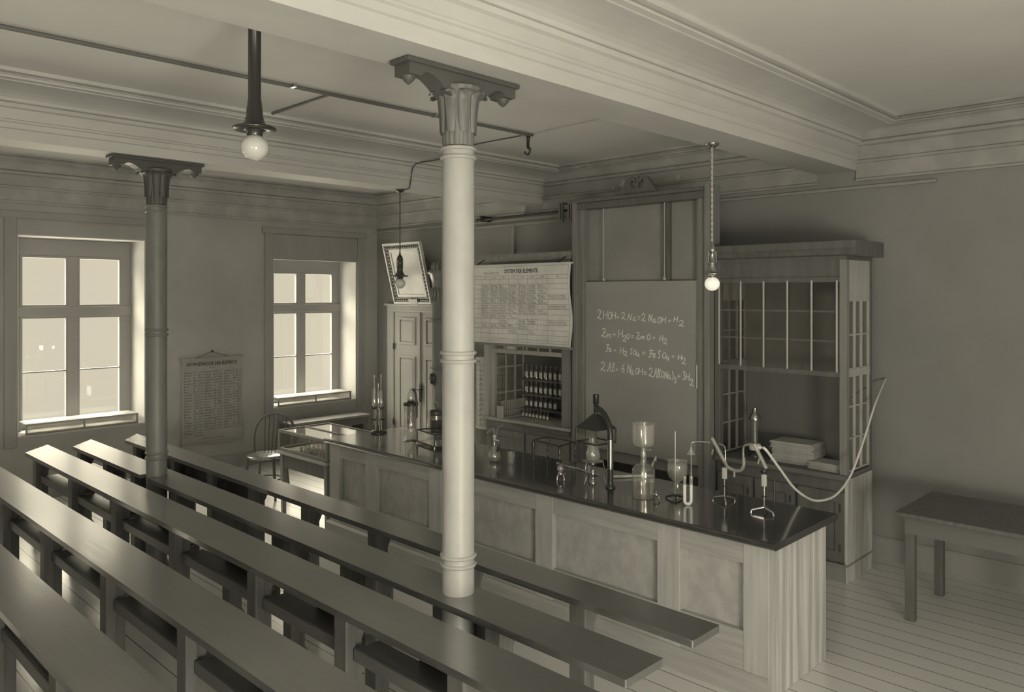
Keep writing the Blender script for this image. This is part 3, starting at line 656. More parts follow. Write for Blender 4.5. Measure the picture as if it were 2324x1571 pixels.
# ------------------------------------------------------------------ reagent cupboard behind the counter
rc = thing('reagent_cupboard', 'oak wall cupboard with shelves of labelled bottles behind the wall chart', 'cupboard', (-5.8, 6.5, 0))
A0, A1, B0, B1 = -6.46, -5.17, 6.2, 6.74
MB().box(A0+.02, A1, B0+.02, B1, 0, .84).build('base_cabinet', M['cupboard_oak'], rc)
for a, b in ((A0+.05, -5.84), (-5.80, A1-.03)):
    m = MB()
    for q in ((a, a+.07, .1, .74), (b-.07, b, .1, .74), (a, b, .1, .17), (a, b, .67, .74)): m.box(q[0], q[1], B0+.005, B0+.02, q[2], q[3])
    m.build('door', M['cupboard_oak'], rc, bev=.003)
MB().box(A0-.005, A1+.005, B0-.02, B1, .835, .868).build('sill', M['cupboard_light'], rc, bev=.005)
MB().prism([(A0+.45, .868-.036), (A1, .868-.036), (A1, .868-.075), (A0+.52, .868-.052)], 'y', B0-.035, B0-.018).build('sill_strip', M['hood_dark'], rc)
MB().box(A0, A0+.075, B0, B0+.06, .868, 2.60).box(A0+.075, A0+.14, B0+.03, B0+.06, .868, 2.60).build('corner_post', M['cupboard_light'], rc, bev=.004)
MB().box(A1-.13, A1, B0, B0+.06, .868, 2.60).build('corner_post', M['cupboard_oak'], rc, bev=.004)
MB().box(A1-.02, A1, B0+.06, B1, .868, 2.60).build('side_panel', M['cupboard_oak'], rc)
MB().box(A0, A1, B1-.02, B1, .868, 2.60).build('back_panel', M['hood_dark'], rc)
MB().box(A0+.07, A1-.13, B0+.01, B0+.05, 2.45, 2.62).box(A0, A1, B0, B1, 2.58, 2.62).build('upper_rail', M['cupboard_oak'], rc)
MB().prism([(B0, 2.60), (B0-.03, 2.61), (B0-.05, 2.65), (B0-.05, 2.69), (B1, 2.69), (B1, 2.60)], 'x', A0-.05, A1+.05).build('cornice', M['cupboard_oak'], rc)
sg = grid([B0+.06, B0+.23, B0+.38, B1-.02], [.88, 1.13, 1.42, 1.75, 2.1, 2.5], A0+.12, A0+.14, .016, 'y').build('side_sash', M['cupboard_light'], rc)
MB().box(A0+.128, A0+.131, B0+.06, B1-.02, .88, 2.5).build('side_pane', M['pane_glass'], sg)
rs = MB().box(A0+.14, A1-.13, B0+.005, B0+.03, 1.595, 1.64).box(A0+.14, A1-.13, B0+.005, B0+.03, 2.30, 2.34)
for k in range(6): x = A0+.15+k*.168; rs.box(x-.008, x+.008, B0+.008, B0+.026, 1.64, 2.3)
rso = rs.build('front_sash', M['cupboard_light'], rc)
MB().box(A0+.14, A1-.13, B0+.016, B0+.019, 1.64, 2.30).build('sash_pane', M['pane_glass'], rso)
for z in (1.285, 1.115, .955): MB().box(-6.24, A1-.02, 6.54, B1-.02, z-.016, z).build('shelf', M['hood_oak'], rc)
def bottle(x, y, z, h, r_, label, grp):
    b = thing('reagent_bottle', label, 'bottle', (x, y, z), grp)
    MB().lathe(x, y, [(r_, z), (r_, z+h*.55), (r_*.75, z+h*.66), (r_*.38, z+h*.72), (r_*.38, z+h*.84), (r_*.5, z+h*.86), (r_*.5, z+h*.88)], 14).build('body', M['bottle_glass'], b)
    MB().lathe(x, y, [(r_*.32, z+h*.88), (r_*.55, z+h*.92), (r_*.55, z+h*.98), (r_*.2, z+h)], 12).build('stopper', M['lab_glass'], b)
    L = MB(); n = 8; R_ = r_+.001
    vs = []
    for i in range(n+1):
        a = -PI/2-.2+(-1+2*i/n)*1.15; vs += [(x+R_*math.cos(a), y+R_*math.sin(a), z+h*.14), (x+R_*math.cos(a), y+R_*math.sin(a), z+h*.50)]
    L.add(vs, [(2*i, 2*i+2, 2*i+3, 2*i+1) for i in range(n)], True).build('paper_label', M['white_paper'], b)
    return b
for z, nm, n, h in ((1.285, 'highest', 8, .155), (1.115, 'middle', 8, .145), (.955, 'lowest', 7, .14)):
    b0 = None
    for i in range(n):
        x = -6.175+i*.0725; y = 6.62
        if b0 is None: b0 = bottle(x, y, z, h, .026, 'small stoppered bottle with white label on the %s cupboard shelf' % nm, 'bottles on the %s shelf' % nm)
        else: dup(b0, (x, y, z))
b0 = None
for i in range(8):
    x = -6.09+i*.056; y = 6.47-.004*i
    if b0 is None: b0 = bottle(x, y, .868, .085, .021, 'short labelled jar standing on the cupboard floor under the shelves', 'jars on the cupboard floor')
    else: dup(b0, (x, y, .868))
# test tube rack
tr = thing('test_tube_rack', 'pale wooden rack of test tubes at the glazed side of the cupboard', 'rack', (-6.22, 6.42, .868))
MB().box(-6.25, -6.15, 6.20, 6.655, .868, .88).box(-6.25, -6.15, 6.20, 6.215, .88, 1.0).box(-6.25, -6.15, 6.64, 6.655, .88, 1.0).box(-6.25, -6.24, 6.215, 6.64, .92, .935).box(-6.16, -6.15, 6.215, 6.64, .94, .95).build('frame', M['cupboard_light'], tr)
t0 = None
for i in range(14):
    loc = (-6.20, 6.235+i*.0295, .88)
    if t0 is None:
        t0 = tag(MB().lathe(loc[0], loc[1], [(.003, .881), (.009, .886), (.011, .90), (.011, 1.05), (.013, 1.055)], 10, True, False).build('test_tube', M['milky_glass'], None, loc), 'pale glass test tube standing in the wooden rack', 'test tube', 'test tubes in the rack')
    else:
        c = t0.copy(); COL.objects.link(c); c.location = loc
# drum with wrapped chart, tall cylindrical stove
dr = thing('chart_drum', 'upright cylinder wrapped in a printed element chart beside the reagent cupboard', 'drum', (-6.78, 6.62, 0))
MB().lathe(-6.78, 6.62, [(.17, 0), (.17, .62), (.165, .645)], 40).build('pedestal', M['cupboard_oak'], dr)
MB().lathe(-6.78, 6.62, [(.178, .645), (.178, 1.50)], 48, False, False).lathe(-6.78, 6.62, [(.176, 1.485), (.17, 1.487)], 48).build('chart_paper', M['paper'], dr)
def drum_f(u, v):
    a = -PI/2+u/.18; return (-6.78+.1795*math.cos(a), 6.62+.1795*math.sin(a), .645+v)
m = MB()
for k in range(13): m.add([drum_f(-.38+i*.02, .04+k*.06) for i in range(39)]+[drum_f(-.38+i*.02, .043+k*.06) for i in range(39)], [(i, i+1, i+40, i+39) for i in range(38)])
for k in range(11): m.add([drum_f(-.38+k*.076, .04), drum_f(-.377+k*.076, .04), drum_f(-.377+k*.076, .76), drum_f(-.38+k*.076, .76)], [(0,1,2,3)])
put_text(m, 'ELEMENTE.', .015, .785, .036, drum_f, align='r')
for k in range(10):
    for j, s_ in enumerate(('Fe 55,6', 'Ag 107', 'Cu 63,2')): put_text(m, s_, -.15+j*.155, .055+k*.06, .02, drum_f)
m.build('chart_print', M['ink'], dr)
sx0, sy0 = -7.52, 6.52
sv = thing('column_stove', 'slender tall iron stove with urn finial and round damper rosette by the door', 'stove', (sx0, sy0, 0))
MB().lathe(sx0, sy0, [(.24, 0), (.24, .06), (.2, .10), (.2, .42), (.22, .45), (.15, .50), (.15, 2.34)], 40).build('body', M['stove_iron'], sv)
for z in (1.92, 1.325): MB().lathe(sx0, sy0, [(.15, z-.015), (.17, z-.008), (.175, z), (.17, z+.008), (.15, z+.015)], 40, False, False).build('band', M['stove_iron'], sv)
MB().lathe(sx0, sy0, [(.15, 2.34), (.155, 2.40), (.17, 2.44), (.19, 2.50), (.215, 2.515), (.215, 2.535), (.19, 2.55), (.15, 2.56)], 40).build('crown_bowl', M['stove_iron'], sv)
fl = MB()
for k in range(14):
    a = 2*PI*k/14; q = (sx0+.14*math.cos(a), sy0+.14*math.sin(a))
    fl.tube([(q[0], q[1], 2.55), (q[0]*.995+sx0*.005, q[1]*.995+sy0*.005, 2.60), (q[0]*.97+sx0*.03, q[1]*.97+sy0*.03, 2.655)], [.02, .028, .003], 6)
fl.build('crown_leaves', M['stove_iron'], sv)
def on_stove(a, z, r_=.15): return Vector((sx0+r_*math.cos(a), sy0+r_*math.sin(a), z))
av = math.radians(-105); c0 = on_stove(av, 1.19, .155); nr = Vector((math.cos(av), math.sin(av), 0)); tg = Vector((-nr.y, nr.x, 0))
m = MB(); ring = [c0+tg*.075*math.cos(q)+Vector((0,0,.075*math.sin(q))) for q in [2*PI*i/24 for i in range(24)]]
m.add(ring+[p+nr*.012 for p in ring], [tuple(range(24))[::-1], tuple(range(24, 48))]+[(i, (i+1) % 24, 24+(i+1) % 24, 24+i) for i in range(24)])
for k in range(6):
    a = PI*k/3; dv = tg*math.cos(a)+Vector((0,0,math.sin(a))); m.tube([c0+nr*.014+dv*.01, c0+nr*.014+dv*.062], [.004, .013], 6)
m.build('damper_rosette', M['dark_metal'], sv)
m = MB()
for k in range(9):
    a = math.radians(-170+k*20); m.tube([on_stove(a, 2.33, .152), on_stove(a+.08, 2.24, .165), on_stove(a, 2.15, .153)], [.012, .02, .003], 6)
m.build('garland', M['stove_iron'], sv)

# ------------------------------------------------------------------ wall charts
pc = thing('periodic_chart', 'large wall chart of the elements hung before the reagent cupboard', 'wall chart', (-5.78, 6.03, 2.14))
PX0, PX1, PZ0, PZ1, PY = -6.53, -5.03, 1.715, 2.562, 6.04
def wv(u, v):
    return .010*math.sin(u*4.3+v*2)+.008*math.sin(v*9+u*1.5)*max(0, (u-.9))+.012*math.exp(-((u-1.5)/.12)**2)*math.cos(v*8)
def pcf(u, v): return (PX0+u+.012*math.exp(-((u-1.5)/.05)**2)*math.sin(v*8.5), PY-wv(u, v), PZ0+v)
def sheet(mb, f, W_, H_, nu, nv, off=0):
    vs = [f(W_*i/nu, H_*j/nv) for j in range(nv+1) for i in range(nu+1)]
    return mb.add(vs, [(j*(nu+1)+i, j*(nu+1)+i+1, (j+1)*(nu+1)+i+1, (j+1)*(nu+1)+i) for j in range(nv) for i in range(nu)], True)
sheet(MB(), pcf, 1.5, .847, 60, 40).build('sheet', M['paper'], pc)
MB().box(PX0-.01, PX1+.01, PY-.018, PY+.018, PZ0-.022, PZ0+.004).build('lower_rod', M['cupboard_oak'], pc, bev=.005)
MB().box(PX0-.01, PX1+.01, PY-.018, PY+.018, PZ1-.006, PZ1+.012).build('upper_rod', M['white_paper'], pc, bev=.005)
pf2 = lambda u, v: (lambda p: (p[0], p[1]-.002, p[2]))(pcf(u, v))
ink = MB()
def hl(f, u0, u1, v, t, n=30): 
    vs = [f(u0+(u1-u0)*i/n, v-t/2) for i in range(n+1)]+[f(u0+(u1-u0)*i/n, v+t/2) for i in range(n+1)]
    ink.add(vs, [(i, i+1, n+2+i, n+1+i) for i in range(n)])
def vl(f, u, v0, v1, t, n=20):
    vs = [f(u-t/2, v0+(v1-v0)*i/n) for i in range(n+1)]+[f(u+t/2, v0+(v1-v0)*i/n) for i in range(n+1)]
    ink.add(vs, [(i, n+1+i, n+2+i, i+1) for i in range(n)])
cols = [.03, .205, .34, .475, .61, .755, .89, 1.035, 1.175, 1.47]
rows = [.028]+[.055+.0535*k for k in range(12)]+[.697, .735, .83]
for v in rows: hl(pf2, .03, 1.47, v, .002)
for u in cols: vl(pf2, u, .028, .735, .002)
for u in (.03, 1.47): vl(pf2, u, .735, .83, .0025)
put_text(ink, 'SYSTEM DER ELEMENTE.', .80, .763, .042, pf2, width=.50, align='c', bold=.0012)
put_text(ink, 'Wasserstoff H 1,00', .24, .757, .02, pf2)
EL = {10: ['', 'Lithium|Li 7,01', 'Beryllium|Be 9,08', 'Bor|B 10,9', 'Kohlenstoff|C 11,97', 'Stickstoff|N 14,01', 'Sauerstoff|O 15,96', 'Fluor|F 19,06', ''],
 9: ['', 'Natrium|Na 23,0', 'Magnesium|Mg 24,3', 'Aluminium|Al 27,04', 'Silicium|Si 28,3', 'Phosphor|P 30,96', 'Schwefel|S 31,98', 'Chlor|Cl 35,37', ''],
 8: ['', 'Kalium|K 39,03', 'Calcium|Ca 39,91', 'Scandium|Sc 43,97', 'Titan|Ti 48,0', 'Vanadin|V 51,1', 'Chrom|Cr 52,45', 'Mangan|Mn 54,8', 'Eisen Kobalt Nickel|Fe 55,88 Co 58,6 Ni 58,6'],
 7: ['', 'Kupfer|Cu 63,18', 'Zink|Zn 65,1', 'Gallium|Ga 69,9', 'Germanium|Ge 72,3', 'Arsen|As 74,9', 'Selen|Se 78,87', 'Brom|Br 79,76', ''],
 6: ['', 'Rubidium|Rb 85,2', 'Strontium|Sr 87,3', 'Yttrium|Y 89,6', 'Zirkonium|Zr 90,4', 'Niob|Nb 93,7', 'Molybdän|Mo 95,9', '', 'Ruthenium Rhodium Palladium|Ru 103,5 Rh 104,1 Pd 106,2'],
 5: ['', 'Silber|Ag 107,66', 'Cadmium|Cd 111,7', 'Indium|In 113,6', 'Zinn|Sn 118,8', 'Antimon|Sb 119,6', 'Tellur|Te 125,0', 'Jod|J 126,54', ''],
 4: ['', 'Caesium|Cs 132,7', 'Barium|Ba 136,9', 'Lanthan|La 138', 'Cer|Ce 139,9', '', '', '', ''],
 3: ['', '', '', 'Ytterbium|Yb 172,6', '', 'Tantal|Ta 182', 'Wolfram|W 183,6', '', 'Osmium Iridium Platin|Os 191 Ir 192,5 Pt 194,3'],
 2: ['', 'Gold|Au 196,7', 'Quecksilber|Hg 199,8', 'Thallium|Tl 203,7', 'Blei|Pb 206,4', 'Wismuth|Bi 207,3', '', '', ''],
 1: ['', '', '', '', 'Thorium|Th 231,9', '', 'Uran|U 239,0', '', '']}
for rw, cells in EL.items():
    v = .055+.0535*(rw-.0)
    for j, s_ in enumerate(cells):
        if s_:
            a_, b_ = s_.split('|'); wd = .24 if j == 8 else min(.1, .013*len(a_)+.012)
            put_text(ink, a_, cols[j]+.012, v+.028, .018, pf2, width=wd); put_text(ink, b_, cols[j]+.018, v+.005, .018, pf2, width=.245 if j == 8 else min(.105, .0135*len(b_)))
for j, s_ in enumerate(('0', 'a I b', 'a II b', 'a III b', 'a IV b', 'a V b', 'a VI b', 'a VII b', 'VIII')): put_text(ink, s_, (cols[j]+cols[j+1])/2, .708, .018, pf2, align='c')
ink.build('print', M['ink'], pc)
MB().tube([(-6.40, 6.04, PZ1+.01), (-6.40, 6.06, PZ1+.03), (-6.40, 6.10, PZ1+.045)], .008, 8).tube([(-5.2, 6.04, PZ1+.01), (-5.2, 6.06, PZ1+.03), (-5.2, 6.10, PZ1+.045)], .008, 8).tube([(-6.40, 6.10, PZ1+.045), (-6.40, 6.152, PZ1+.075)], .006, 8).tube([(-5.2, 6.10, PZ1+.045), (-5.2, 6.152, PZ1+.075)], .006, 8).build('hook', M['dark_metal'], pc)

ac = thing('atomic_weight_chart', 'narrow printed chart of atomic weights hanging low on the window wall', 'wall chart', (WX+.03, 4.48, .92))
AY0, AY1, AZ0, AZ1 = 4.085, 4.875, .385, 1.43
def acf(u, v): return (WX+.022+.006*math.sin(v*5)+.012*math.exp(-((u-.79)/.06)**2)*(1+math.cos(v*6)), AY0+u, AZ0+v)
af = lambda u, v: (lambda p: (p[0]+.0022, p[1], p[2]))(acf(u, v))
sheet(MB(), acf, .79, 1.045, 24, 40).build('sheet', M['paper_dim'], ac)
MB().box(WX+.012, WX+.036, AY0-.02, AY1+.02, AZ1-.005, AZ1+.02).build('upper_rod', M['trim_wood'], ac)
MB().box(WX+.012, WX+.036, AY0-.01, AY1+.01, AZ0-.022, AZ0+.003).build('lower_rod', M['trim_wood'], ac)
MB().tube([(WX+.02, AY0+.15, AZ1+.01), (WX+.02, 4.48, AZ1+.09), (WX+.02, AY1-.15, AZ1+.01)], .003, 6).ball((WX+.02, 4.48, AZ1+.095), .016, 10, 6).build('hanger', M['dark_metal'], ac)
ink = MB()
put_text(ink, 'ATOMGEWICHTE DER ELEMENTE', .395, .965, .045, af, width=.66, align='c', bold=.0015)
put_text(ink, 'H = 1', .395, .925, .022, af, align='c')
C1 = 'Aluminium Al 27,04;Antimon Sb 119,6;Arsen As 74,9;Baryum Ba 136,9;Beryllium Be 9,08;Blei Pb 206,4;Bor B 10,9;Brom Br 79,76;Cadmium Cd 111,7;Caesium Cs 132,7;Calcium Ca 39,91;Cer Ce 139,9;Chlor Cl 35,37;Chrom Cr 52,45;Didym Di 145;Eisen Fe 55,88;Erbium Er 166;Fluor F 19,06;Gallium Ga 69,9;Germanium Ge 72,3;Gold Au 196,7;Indium In 113,6;Iridium Ir 192,5;Jod J 126,54'
C2 = 'Kadmium Cd 111,7;Kalium K 39,03;Kobalt Co 58,6;Kohlenstoff C 11,97;Kupfer Cu 63,18;Lanthan La 138;Lithium Li 7,01;Magnesium Mg 24,3;Mangan Mn 54,8;Molybdän Mo 95,9;Natrium Na 23,00;Nickel Ni 58,6;Niob Nb 93,7;Osmium Os 191;Palladium Pd 106,2;Phosphor P 30,96;Platin Pt 194,3;Quecksilber Hg 199,8;Rhodium Rh 104,1;Rubidium Rb 85,2;Ruthenium Ru 103,5;Sauerstoff O 15,96'
C3 = 'Scandium Sc 43,97;Schwefel S 31,98;Selen Se 78,87;Silber Ag 107,66;Silicium Si 28,3;Stickstoff N 14,01;Strontium Sr 87,3;Tantal Ta 182;Tellur Te 125,0;Thallium Tl 203,7;Thorium Th 231,9;Titan Ti 48,0;Uran U 239,0;Vanadin V 51,1;Wasserstoff H 1,00;Wismuth Bi 207,3;Wolfram W 183,6;Ytterbium Yb 172,6;Yttrium Y 89,6;Zink Zn 65,1;Zinn Sn 118,8;Zirkonium Zr 90,4'
for k, cs in enumerate((C1, C2, C3)):
    u0 = .03+k*.258
    for i, s_ in enumerate(cs.split(';')):
        a_, b_, c_ = s_.rsplit(' ', 2); v = .875-i*.0345
        put_text(ink, a_, u0, v, .021, af, width=min(.115, .0145*len(a_))); put_text(ink, b_, u0+.125, v, .021, af); put_text(ink, c_, u0+.238, v, .021, af, width=.0155*len(c_), align='r')
hl(af, .25, .55, .045, .004)
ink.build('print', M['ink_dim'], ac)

# ------------------------------------------------------------------ tilted framed picture over the door
pf_ = thing('framed_picture', 'gilt framed picture tilted forward over the door top', 'picture', (-8.69, 6.99, 2.12))
P00 = Vector((-9.11, 6.985, 2.122)); U = Vector((.838, 0, 0)); V = Vector((0, -.218, .855)); Nn = Vector((0, -V.z, V.y*-1)).normalized(); Nn = Vector((0, -.969, -.247))
def pp(u, v, d=0): return P00+U*u+V*v+Nn*d
def slab(m, u0, u1, v0, v1, d0, d1): return m.hexa([pp(u0,v0,d0), pp(u1,v0,d0), pp(u1,v1,d0), pp(u0,v1,d0), pp(u0,v0,d1), pp(u1,v0,d1), pp(u1,v1,d1), pp(u0,v1,d1)])
def ringf(a, b, d0, d1):
    m = MB(); slab(m, a, 1-a, a, b, d0, d1); slab(m, a, 1-a, 1-b, 1-a, d0, d1); slab(m, a, b, b, 1-b, d0, d1); slab(m, 1-b, 1-a, b, 1-b, d0, d1); return m
ringf(0, .035, 0, .045).build('outer_moulding', M['gilt'], pf_, bev=.004)
ringf(.035, .105, 0, .03).build('ornament_band', M['frame_dark'], pf_)
ringf(.105, .155, 0, .022).build('inner_moulding', M['gilt'], pf_, bev=.003)
slab(MB(), .155, .845, .155, .845, 0, .012).build('print', M['picture'], pf_)
m = MB()
for k in range(16): 
    for vv in (.07, .93): m.ball(pp(.07+k*.0573, vv, .03), .014, 8, 6)
for k in range(1, 15):
    for uu in (.07, .93): m.ball(pp(uu, .07+k*.0573, .03), .014, 8, 6)
m.build('ornament_beads', M['frame_dark'], pf_)
cdn = tag(slab(MB(), .43, .66, -.005, .085, .048, .05).build('card', M['white_paper'], None, tuple(pp(.54, .0, .049))), 'blank white card leaning against the framed picture', 'card')
cdn.location = tuple(pp(.54, .0, .049))

# ------------------------------------------------------------------ pendant lamps
def pendant(x, y, ztop, zg, rg, label, mg, mm, mc, twist, short=False, ext=1.0):
    r = thing('pendant_lamp', label, 'lamp', (x, y, zg-rg)); k = rg/.05
    MB().lathe(x, y, [(.05*k**.5, ztop-.003), (.048*k**.5, ztop-.012), (.02, ztop-.03)], 20).build('ceiling_rose', mm, r)
    zs = zg+rg*1.0
    hz = [(rg*.55, zs-.008*k), (rg*.6, zs+.008*k), (rg*.9, zs+.012*k), (rg*1.5, zs+.013*k), (rg*1.56, zs+.019*k), (rg*1.5, zs+.022*k), (rg*.95, zs+.026*k), (rg*.82, zs+.034*k), (rg*.6, zs+.052*k), (rg*.52, zs+.075*k), (rg*.52, zs+.09*k)]
    MB().lathe(x, y, hz, 32).build('collar_disc', mm, r)
    if short:
        MB().lathe(x, y, [(rg*.66, zs+.04*k), (rg*.68, zs+.052*k), (rg*.6, zs+.06*k), (rg*.58, zs+.085*k), (rg*.5, zs+.11*k), (rg*.5, zs+.118*k), (rg*.46, zs+.125*k), (rg*.46, ztop-.06), (rg*.6, ztop-.05), (rg*.6, ztop-.02)], 28).build('stem', mm, r)
    else:
        zt = zs+.2*k
        MB().lathe(x, y, [(rg*.58, zs+.088*k), (rg*.58, zs+.096*k), (rg*.40, zs+.10*k), (rg*.40, zs+.162*k), (rg*.56, zs+.168*k), (rg*.56, zs+.18*k), (rg*.42, zs+.20*k), (rg*.18, zs+.215*k), (rg*.12, zs+.24*k)], 24).build('socket', mm, r)
        MB().tube([(x+rg*.42, y+rg*.3, zs+.09*k), (x+rg*.42, y+rg*.3, zs+.175*k)], rg*.09, 8).tube([(x-rg*.3, y-rg*.42, zs+.09*k), (x-rg*.3, y-rg*.42, zs+.175*k)], rg*.09, 8).build('socket_rods', mm, r)
        zc = zs+.235*k
        if twist:
            n = int((ztop-zc)/.006); m = MB()
            for s_ in (0, PI): m.tube([(x+.004*math.cos(i*.45+s_), y+.004*math.sin(i*.45+s_), zc+(ztop-.02-zc)*i/n) for i in range(n+1)], .0045, 6)
            m.build('cord', mc, r)
        else: MB().tube([(x, y, zc), (x, y, ztop-.02)], .006, 8).build('cord', mc, r)
    MB().ball((x, y, zg), rg, 32, 18, .95).build('globe', mg, r)
    return r
pendant(-3.72, 1.95, CZ, 3.0, .070, 'large nearest ceiling lamp with pearl globe on a thick brass stem', M['opal_glass'], M['dark_brass'], M['cord_dark'], False, True)
pendant(-6.46, 5.0, 3.33, 2.362, .056, 'small hanging lamp before the tilted picture', M['opal_glass'], M['dark_brass'], M['cord_dark'], False)
pendant(-2.90, 5.05, 3.33, 2.325, .053, 'hanging lamp on a light twisted cord before the fume hood, globe bright white', M['opal_bright'], M['brass'], M['cord'], True)
# conduits and wires on the ceiling, iron hook
def wire(name, label, pts, r_, m, grp=None): 
    c = pts[0]; return tag(MB().tube(pts, r_, 8).build(name, m, None, c), label, 'pipe' if 'conduit' in name else 'wire', grp)
cz = CZ-.012
o = wire('ceiling_conduit', 'long dark metal conduit running across the ceiling to the iron hook', [(-4.95, 5.36, cz), (-4.99, 3.38, cz), (-5.02, .5, cz)], .015, M['conduit'])
for y in (4.2, 2.9): MB().box(-5.0, -4.94, y-.012, y+.012, cz-.014, CZ).build('clip', M['steel'], o)
wire('ceiling_conduit', 'short branch conduit on the ceiling running toward the window wall past the nearest lamp', [(-4.99, 3.23, cz), (-5.86, 3.23, cz)], .012, M['conduit'])
wire('ceiling_wire', 'thin twisted wire on the ceiling between the hook and the bright hanging lamp', [(-4.87, 5.34, cz+.004), (-4.10, 5.30, cz+.004), (-3.45, 5.28, 3.715), (-3.36, 5.27, 3.64), (-3.03, 5.2, 3.44), (-3.0, 5.12, 3.322), (-2.91, 5.06, 3.322)], .006, M['cord'])
wire('ceiling_wire', 'dark wire from the hook across the ceiling and down the beam to the small lamp', spline([(-5.05, 5.33, cz+.004), (-5.7, 5.32, cz+.004), (-5.92, 5.30, 3.695), (-6.0, 5.26, 3.645), (-6.1, 5.15, 3.605), (-6.225, 5.03, 3.575), (-6.262, 5.0, 3.50), (-6.272, 4.995, 3.41), (-6.288, 4.99, 3.34), (-6.31, 4.99, 3.322), (-6.44, 5.0, 3.322)], 3), .006, M['cord_dark'])
hk = thing('ceiling_hook', 'black iron hook hanging from the ceiling at the conduit end', 'hook', (-4.99, 5.36, CZ))
MB().lathe(-4.99, 5.36, [(.05, CZ), (.05, CZ-.012), (.022, CZ-.02), (.018, CZ-.05)], 16).build('plate', M['dark_metal'], hk)
MB().tube(spline([(-4.99, 5.36, CZ-.04), (-4.99, 5.36, CZ-.12), (-4.965, 5.36, CZ-.145), (-4.985, 5.36, CZ-.185), (-5.02, 5.36, CZ-.18), (-5.03, 5.36, CZ-.155)], 5), [.014]*10+[.009]*16, 8).build('hook', M['dark_metal'], hk)
# pulley shaft under the frieze
sf = thing('pulley_shaft', 'dark horizontal shaft on brackets under the frieze left of the blackboard', 'shaft', (-6.4, 6.88, 3.2))
MB().tube([(-7.3, 6.88, 3.19), (-5.15, 6.88, 3.215)], .014, 10).build('rod', M['dark_metal'], sf)
for x in (-5.87, -5.74): MB().box(x-.012, x+.012, 6.83, 6.86, 3.09, 3.30).box(x+.03, x+.045, 6.83, 6.86, 3.09, 3.30).box(x-.012, x+.045, 6.83, WY-.02, 3.285, 3.30).box(x-.012, x+.045, 6.83, 6.86, 3.075, 3.10).build('bracket', M['cupboard_oak'], sf)
for x in (-7.2, -5.2): MB().box(x-.02, x+.02, 6.86, WY, 3.17, 3.24).build('bearing', M['dark_metal'], sf)

# glazed boxes on the window sills
def sill_box(y0, y1, label):
    r = thing('sill_case', label, 'case', (WX-.15, (y0+y1)/2, ZS+.015)); x0, x1, z0, z1 = WX-.30, WX-.01, ZS+.016, ZS+.135
    m = MB(); t = .018; c = (y0+y1)/2
    for y in (y0, c-t/2, y1-t): m.box(x1-t, x1, y, y+t, z0, z1)
    for y in (y0, y1-t): m.box(x0, x0+t, y, y+t, z0, z1)
    for z in (z0, z1-t): m.box(x1-t, x1, y0, y1, z, z+t)
    m.box(x0, x1, y0, y1, z1-.012, z1)
    m.build('frame', M['trim_wood'], r)
    MB().box(x1-.012, x1-.009, y0+t, y1-t, z0+t, z1-t).build('front_pane', M['milky_glass'], r)
    MB().box(x0, x1-.03, y0+.02, y1-.02, z1-.0, z1+.004).build('lid', M['window_wood'], r)
sill_box(5.42, 6.60, 'low glazed box on the sill of the window with the blind')
sill_box(2.40, 3.58, 'low glazed box on the sill of the window behind the dark column')

# ------------------------------------------------------------------ apparatus on the counter (top at z = .90)
Z = TZ
G = M['lab_glass']
# 1 stand with glass tubes
x, y = -6.255, 4.575
t = thing('tube_stand', 'brass two-tier stand of glass tubes and bulbs at the far counter end', 'stand', (x, y, Z))
MB().lathe(x, y, [(.085, Z), (.085, Z+.008), (.06, Z+.022), (.02, Z+.03)], 28).build('foot', M['dark_metal'], t)
for z_, r_ in ((1.035, .065), (1.145, .06)): MB().lathe(x, y, [(r_, z_-.006), (r_, z_+.006)], 28).build('tier_disc', M['dark_brass'], t)
for dx, dy in ((-.035, 0), (.035, -.01), (0, .04)): MB().tube([(x+dx, y+dy, Z+.02), (x+dx, y+dy, 1.15)], .005, 8).build('rod', M['steel'], t)
for dx, dy, hb, ht, rb in ((-.042, -.01, 1.31, 1.375, .012), (-.022, -.03, 1.32, 1.46, .016), (.03, -.02, 1.30, 1.385, .012), (.046, .0, 1.31, 1.474, .016), (.0, .03, 1.2, 1.22, .014)):
    MB().lathe(x+dx, y+dy, [(.005, .98), (.006, 1.15), (rb*1.2, 1.16), (rb*1.45, 1.20), (rb, 1.235), (rb, hb), (rb*.6, hb+.008), (.006, hb+.012), (.006, ht)], 14).build('glass_tube', M['milky_glass'], t)
# 2 gas jar with flask
x, y = -5.69, 4.53; R_ = .06
t = thing('gas_jar', 'tall glass cylinder jar with dark lid and a small bottle on top', 'jar', (x, y, Z))
MB().lathe(x, y, [(.074, Z), (.074, Z+.008), (R_, Z+.016), (R_, 1.225), (R_+.006, 1.23)], 32, True, False).build('cylinder', G, t)
MB().lathe(x, y, [(.068, 1.228), (.07, 1.236), (.07, 1.25), (.035, 1.256), (.03, 1.275)], 28).build('lid', M['dark_metal'], t)
MB().lathe(x, y, [(.035, 1.275), (.038, 1.285), (.038, 1.315), (.025, 1.345), (.013, 1.355), (.012, 1.385)], 20).build('bottle', M['tube_glass'], t)
MB().lathe(x, y, [(.032, 1.02), (.034, 1.03), (.034, 1.22)], 20, True, False).build('inner_tube', M['bottle_glass'], t)
MB().lathe(x, y, [(.022, .985), (.024, .99), (.024, 1.03), (.018, 1.04)], 16).build('float', M['porcelain'], t)
MB().tube([(x, y, 1.375), (x+.025, y, 1.385), (x+.075, y, 1.385)], .006, 8).build('tap', M['brass'], t)
hz = spline([(x+.03, y, 1.375), (x+.06, y+.005, 1.345), (x+.075, y+.01, 1.25), (x+.085, y, 1.12)], 6)
MB().tube(hz, .009, 8).build('rubber_tube', M['dark_metal'], t)
